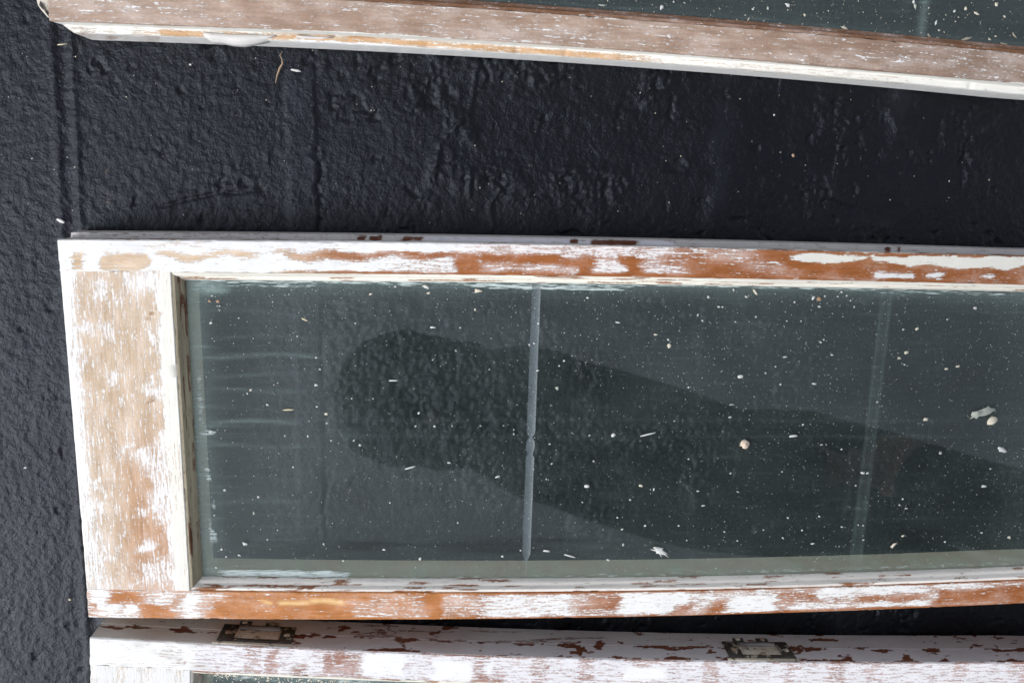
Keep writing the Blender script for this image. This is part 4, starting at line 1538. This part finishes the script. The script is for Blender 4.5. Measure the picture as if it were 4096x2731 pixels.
# dust and specks, far too many to count
def specks(name, n, region, z, smin, smax, seed, mat, label, dens=None):
    rng = np.random.default_rng(seed)
    V, F = [], []
    k = 0
    while k < n:
        x, y = region(rng)
        if dens is not None and rng.random() > dens(x, y):
            continue
        q = un([(x, y)], z)[0]
        r = smin * (smax / smin) ** (rng.random() ** 2.2)
        a = rng.uniform(0, 6.28)
        el = rng.uniform(1, 2.2)
        b = len(V)
        for i in range(5):
            t = a + i * 2 * math.pi / 5
            dx, dy = math.cos(t) * r * el, math.sin(t) * r
            V.append((q[0] + dx * math.cos(a) - dy * math.sin(a), q[1] + dx * math.sin(a) + dy * math.cos(a), z))
        V.append((q[0], q[1], z + r * .6))
        F += [(b + i, b + (i + 1) % 5, b + 5) for i in range(5)]
        k += 1
    o = mesh_obj(name, V, F, mat, None, smooth=False)
    tag(o, label, 'paint dust', None, 'stuff')


def reg_B(rng):
    x = rng.uniform(790, 4200)
    t = rng.random()
    y0 = np.interp(x, [738, 2064, 4096], [1130, 1148, 1190])
    y1 = np.interp(x, [818, 2064, 4096], [2300, 2310, 2255])
    return x, y0 + (y1 - y0) * t


def den_B(x, y):
    d = .35 + .5 * float(sstep(1500, 3600, np.array(x))) + .5 * math.exp(-abs(y - 1160) / 90)
    return d * (.5 + float(vnoise(np.array(x / 160.0), np.array(y / 160.0), 5)))


specks('paint_dust', 8000, reg_B, ZG, .00009, .00042, 11, M_WHITE, 'fine white paint dust scattered over the middle pane', den_B)


def reg_A(rng):
    x = rng.uniform(1700, 4200)
    yb = np.interp(x, [1683, 2750, 3410, 4096], [0, 68, 126, 190])
    return x, rng.uniform(-200, yb - 3)


specks('paint_dust', 1300, reg_A, ZG, .00012, .0006, 12, M_CREAM, 'pale paint dust scattered over the upper pane')


def reg_C(rng):
    x = rng.uniform(830, 1800)
    return x, np.interp(x, [813, 1707], [2692, 2740]) + rng.exponential(14)


specks('paint_dust', 330, reg_C, ZG, .0003, .0012, 13, M_CREAM, 'cream paint crumbs along the lower pane\'s upper edge')


def reg_F(rng):
    return rng.uniform(-20, 4100), rng.uniform(100, 930)


specks('grit', 160, reg_F, 0.0006, .0002, .0006, 14, M_CREAM, 'pale grit sprinkled on the black floor')

# bits on the floor
ZF = 0.0010
special(*at_((0, 0), 410, 1485), 34, 13, -.45, M_WHITE, 'white oblong paint flake on the floor above the middle sash\'s left corner', 951, ragged=.1, npt=8, zz=ZF)
special(*at_((0, 0), 1990, 475), 40, 9, -.15, M_WHITE, 'thin white paint flake on the floor beside the brown twig', 952, zz=ZF, ragged=.15)
special(*at_((0, 0), 1280, 436), 9, 8, 0, M_WHITE, 'tiny white flake on the floor below the torn paint strip', 953, zz=ZF)
special(*at_(O7, 172, 120), 14, 6, .3, M_WHITE, 'tiny white flake on the floor left of the middle sash', 954, zz=ZF)
special(*at_(O7, 470, 1005), 10, 9, .3, M_STRAW, 'tiny straw coloured crumb on the floor by the middle sash\'s lower left corner', 955, zz=ZF)
special(*at_(O3, 800, 1045), 12, 14, .3, M_TWIG, 'small tan crumb on the floor between the upper and middle sash', 956, zz=ZF)
special(*at_(O3, 672, 775), 7, 8, .3, M_WHITE, 'tiny white speck on the floor above the tan crumb', 957, zz=ZF)


def tube(name, pts, rad, mat, label, cat):
    V, F = [], []
    m = 6
    pts = np.array(pts)
    for i, p in enumerate(pts):
        d = pts[min(i + 1, len(pts) - 1)] - pts[max(i - 1, 0)]
        d = d / np.linalg.norm(d)
        s_ = np.cross(d, [0, 0, 1])
        s_ /= np.linalg.norm(s_)
        u_ = np.cross(s_, d)
        for j in range(m):
            a = 2 * math.pi * j / m
            V.append(p + rad[i] * (s_ * math.cos(a) + u_ * math.sin(a)))
    n = len(pts)
    for i in range(n - 1):
        for j in range(m):
            F.append((i * m + j, i * m + (j + 1) % m, (i + 1) * m + (j + 1) % m, (i + 1) * m + j))
    F += [tuple(range(m))[::-1], tuple((n - 1) * m + j for j in range(m))]
    o = mesh_obj(name, V, F, mat)
    return tag(o, label, cat)


def pz(o, lst, z=0.002):
    return [un([(o[0] + x * K_, o[1] + y * K_)], z + (t[0] if t else 0))[0] for x, y, *t in lst]


tube('twig', pz((0, 0), [(1852, 558), (1862, 510), (1880, 460), (1898, 430), (1895, 400), (1880, 375), (1900, 345)], .002), [.0003, .0007, .0012, .0009, .0005, .0004, .0003], M_TWIG, 'curled brown twig on the floor below the upper sash', 'twig')
tube('splinter', pz((0, 0), [(386, 303), (415, 300), (454, 295)], .0022), [.0004, .0007, .0004], M_STRAW, 'straw coloured splinter on the floor under the upper sash\'s left corner', 'splinter')

# ------------------------------------------------------------------ the person leaning over, mirrored dimly in the middle pane
def person():
    J = {  # joint: (position, radius)
        'pelvis': ((0.76, -0.66, 0.84), 0.135), 'waist': ((0.58, -0.615, 0.88), 0.120), 'chest': ((0.36, -0.555, 0.885), 0.138), 'collar': ((0.19, -0.510, 0.86), 0.120),
        'neck': ((0.06, -0.468, 0.81), 0.125), 'skull': ((-0.065, -0.440, 0.76), 0.092), 'crown': ((-0.150, -0.420, 0.735), 0.078),
        'sho1': ((0.23, -0.42, 0.86), 0.066), 'elb1': ((0.50, -0.46, 0.70), 0.050), 'wri1': ((0.73, -0.53, 0.60), 0.034), 'pal1': ((0.80, -0.55, 0.585), 0.036),
        'sho2': ((0.23, -0.64, 0.84), 0.066), 'elb2': ((0.47, -0.67, 0.68), 0.052), 'wri2': ((0.71, -0.68, 0.60), 0.034), 'pal2': ((0.78, -0.69, 0.585), 0.036),
        'hip1': ((0.82, -0.58, 0.80), 0.110), 'kne1': ((0.90, -0.54, 0.48), 0.086), 'ank1': ((1.14, -0.50, 0.10), 0.056), 'toe1': ((1.09, -0.50, 0.040), 0.036), 'heel1': ((1.19, -0.50, 0.045), 0.036),
        'hip2': ((0.82, -0.74, 0.80), 0.110), 'kne2': ((0.90, -0.72, 0.48), 0.090), 'ank2': ((1.16, -0.78, 0.10), 0.056), 'toe2': ((1.11, -0.78, 0.040), 0.036), 'heel2': ((1.21, -0.78, 0.045), 0.036)}
    E = [('pelvis', 'waist'), ('waist', 'chest'), ('chest', 'collar'), ('collar', 'neck'), ('neck', 'skull'), ('skull', 'crown'), ('collar', 'sho1'), ('sho1', 'elb1'), ('elb1', 'wri1'), ('wri1', 'pal1'),
         ('collar', 'sho2'), ('sho2', 'elb2'), ('elb2', 'wri2'), ('wri2', 'pal2'), ('pelvis', 'hip1'), ('hip1', 'kne1'), ('kne1', 'ank1'), ('ank1', 'toe1'), ('ank1', 'heel1'),
         ('pelvis', 'hip2'), ('hip2', 'kne2'), ('kne2', 'ank2'), ('ank2', 'toe2'), ('ank2', 'heel2')]
    for k in ('1', '2'):                      # five fingers per hand, resting on the thigh
        p = np.array(J['pal' + k][0])
        fw = np.array([0.8, 0.0, -0.55])
        fw /= np.linalg.norm(fw)
        sd = np.array([0, 1.0, 0])
        for f, (off, L_) in enumerate([(-.026, .050), (-.009, .062), (.009, .066), (.026, .056)]):
            a, b = 'f%d%sa' % (f, k), 'f%d%sb' % (f, k)
            J[a] = (tuple(p + sd * off + fw * .045), .0095)
            J[b] = (tuple(p + sd * off * 1.1 + fw * (.045 + L_) + np.array([0, 0, -.012])), .0080)
            E += [('pal' + k, a), (a, b)]
        sg = 1 if k == '1' else -1
        J['t' + k + 'a'] = (tuple(p + sd * sg * .042 + fw * .012), .0115)
        J['t' + k + 'b'] = (tuple(p + sd * sg * .060 + fw * .052), .0092)
        E += [('pal' + k, 't' + k + 'a'), ('t' + k + 'a', 't' + k + 'b')]
    names = list(J)
    me = bpy.data.meshes.new('person')
    me.from_pydata([J[n][0] for n in names], [(names.index(a), names.index(b)) for a, b in E], [])
    o = bpy.data.objects.new('person', me)
    COL.objects.link(o)
    sk = o.modifiers.new('skin', 'SKIN')
    sk.use_smooth_shade = True
    for i, n in enumerate(names):
        v = me.skin_vertices[0].data[i]
        v.radius = (J[n][1], J[n][1])
        v.use_root = n == 'pelvis'
    sub = o.modifiers.new('smooth', 'SUBSURF')
    sub.levels = sub.render_levels = 2
    # realise it, then clothe it by region
    dg = bpy.context.evaluated_depsgraph_get()
    ev = bpy.data.meshes.new_from_object(o.evaluated_get(dg))
    o.modifiers.clear()
    o.data = ev
    for m in (simple_mat('navy_jumper', (.020, .022, .030), .85, .3, 60), simple_mat('black_trousers', (.014, .014, .016), .85, .3, 60), simple_mat('skin', (.42, .27, .20), .5, .06, 120), simple_mat('dark_shoes', (.02, .018, .016), .5, .2, 60)):
        ev.materials.append(m)
    for p in ev.polygons:
        c = p.center
        k = 0
        if c.x < -0.02:
            k = 2
        elif c.z < 0.085:
            k = 3
        elif c.x > 0.70 and c.z < 0.64 and (c - Vector(J['wri1'][0])).length < .24 and c.x < .93 and abs(c.y + .46) < .09 and c.z > .46 and (c - Vector(J['kne1'][0])).length > .12:
            k = 2
        elif c.z < 0.74 and c.x > .77 or c.x > .70:
            k = 1
        p.material_index = k
        p.use_smooth = True
    tag(o, 'person in dark clothes bending over, dimly reflected in the middle pane', 'person')
    # hood drawn over the head
    V, F = [], []
    n, m = 24, 12
    ax = (Vector(J['crown'][0]) - Vector(J['neck'][0])).normalized()
    s1 = ax.cross(Vector((0, 0, 1))).normalized()
    s2 = s1.cross(ax)
    c0 = Vector(J['skull'][0]) + ax * .025
    rng = np.random.default_rng(4)
    for j in range(m + 1):
        t = j / m * 2.35
        for i in range(n):
            a = 2 * math.pi * i / n
            r = .132 * (1 + .05 * rng.standard_normal()) * (math.sin(t) if t < 1.57 else 1.0 - .12 * (t - 1.57)) + .004
            face = max(0, -(s2 * math.sin(a)).z) * .25 * max(0, math.sin(t))
            V.append(c0 + ax * ((.135 if t < 1.57 else .27) * math.cos(t)) + (s1 * math.cos(a) + s2 * math.sin(a)) * r * (1 - face * (t > 1)))
    for j in range(m):
        for i in range(n):
            F.append((j * n + i, j * n + (i + 1) % n, (j + 1) * n + (i + 1) % n, (j + 1) * n + i))
    F.append(tuple(range(n))[::-1])
    mesh_obj('hood', [tuple(v) for v in V], F, ev.materials[0], o)
    # features on the downturned face
    dn = -s2 if s2.z > 0 else s2
    hc = Vector(J['skull'][0])

    def blob(name, off, r, mat):
        V, F = [], []
        for j in range(7):
            for i in range(10):
                p, q = math.pi * j / 6, 2 * math.pi * i / 10
                V.append(tuple(hc + off + Vector((r[0] * math.sin(p) * math.cos(q), r[1] * math.sin(p) * math.sin(q), r[2] * math.cos(p)))))
        for j in range(6):
            for i in range(10):
                F.append((j * 10 + i, j * 10 + (i + 1) % 10, (j + 1) * 10 + (i + 1) % 10, (j + 1) * 10 + i))
        mesh_obj(name, V, F, mat, o)
    skin = ev.materials[2]
    white = simple_mat('eye_white', (.7, .7, .68), .3, .05)
    blob('nose', dn * .100 + ax * .0, (.020, .014, .022), skin)
    blob('mouth', dn * .088 - ax * .048, (.010, .024, .008), simple_mat('lips', (.36, .16, .14), .5, .1))
    for sg in (-1, 1):
        blob('eye', dn * .086 + ax * .030 + s1 * (.032 * sg), (.011, .013, .008), white)
        blob('ear', s1 * (.096 * sg), (.026, .010, .018), skin)
    return o


person()
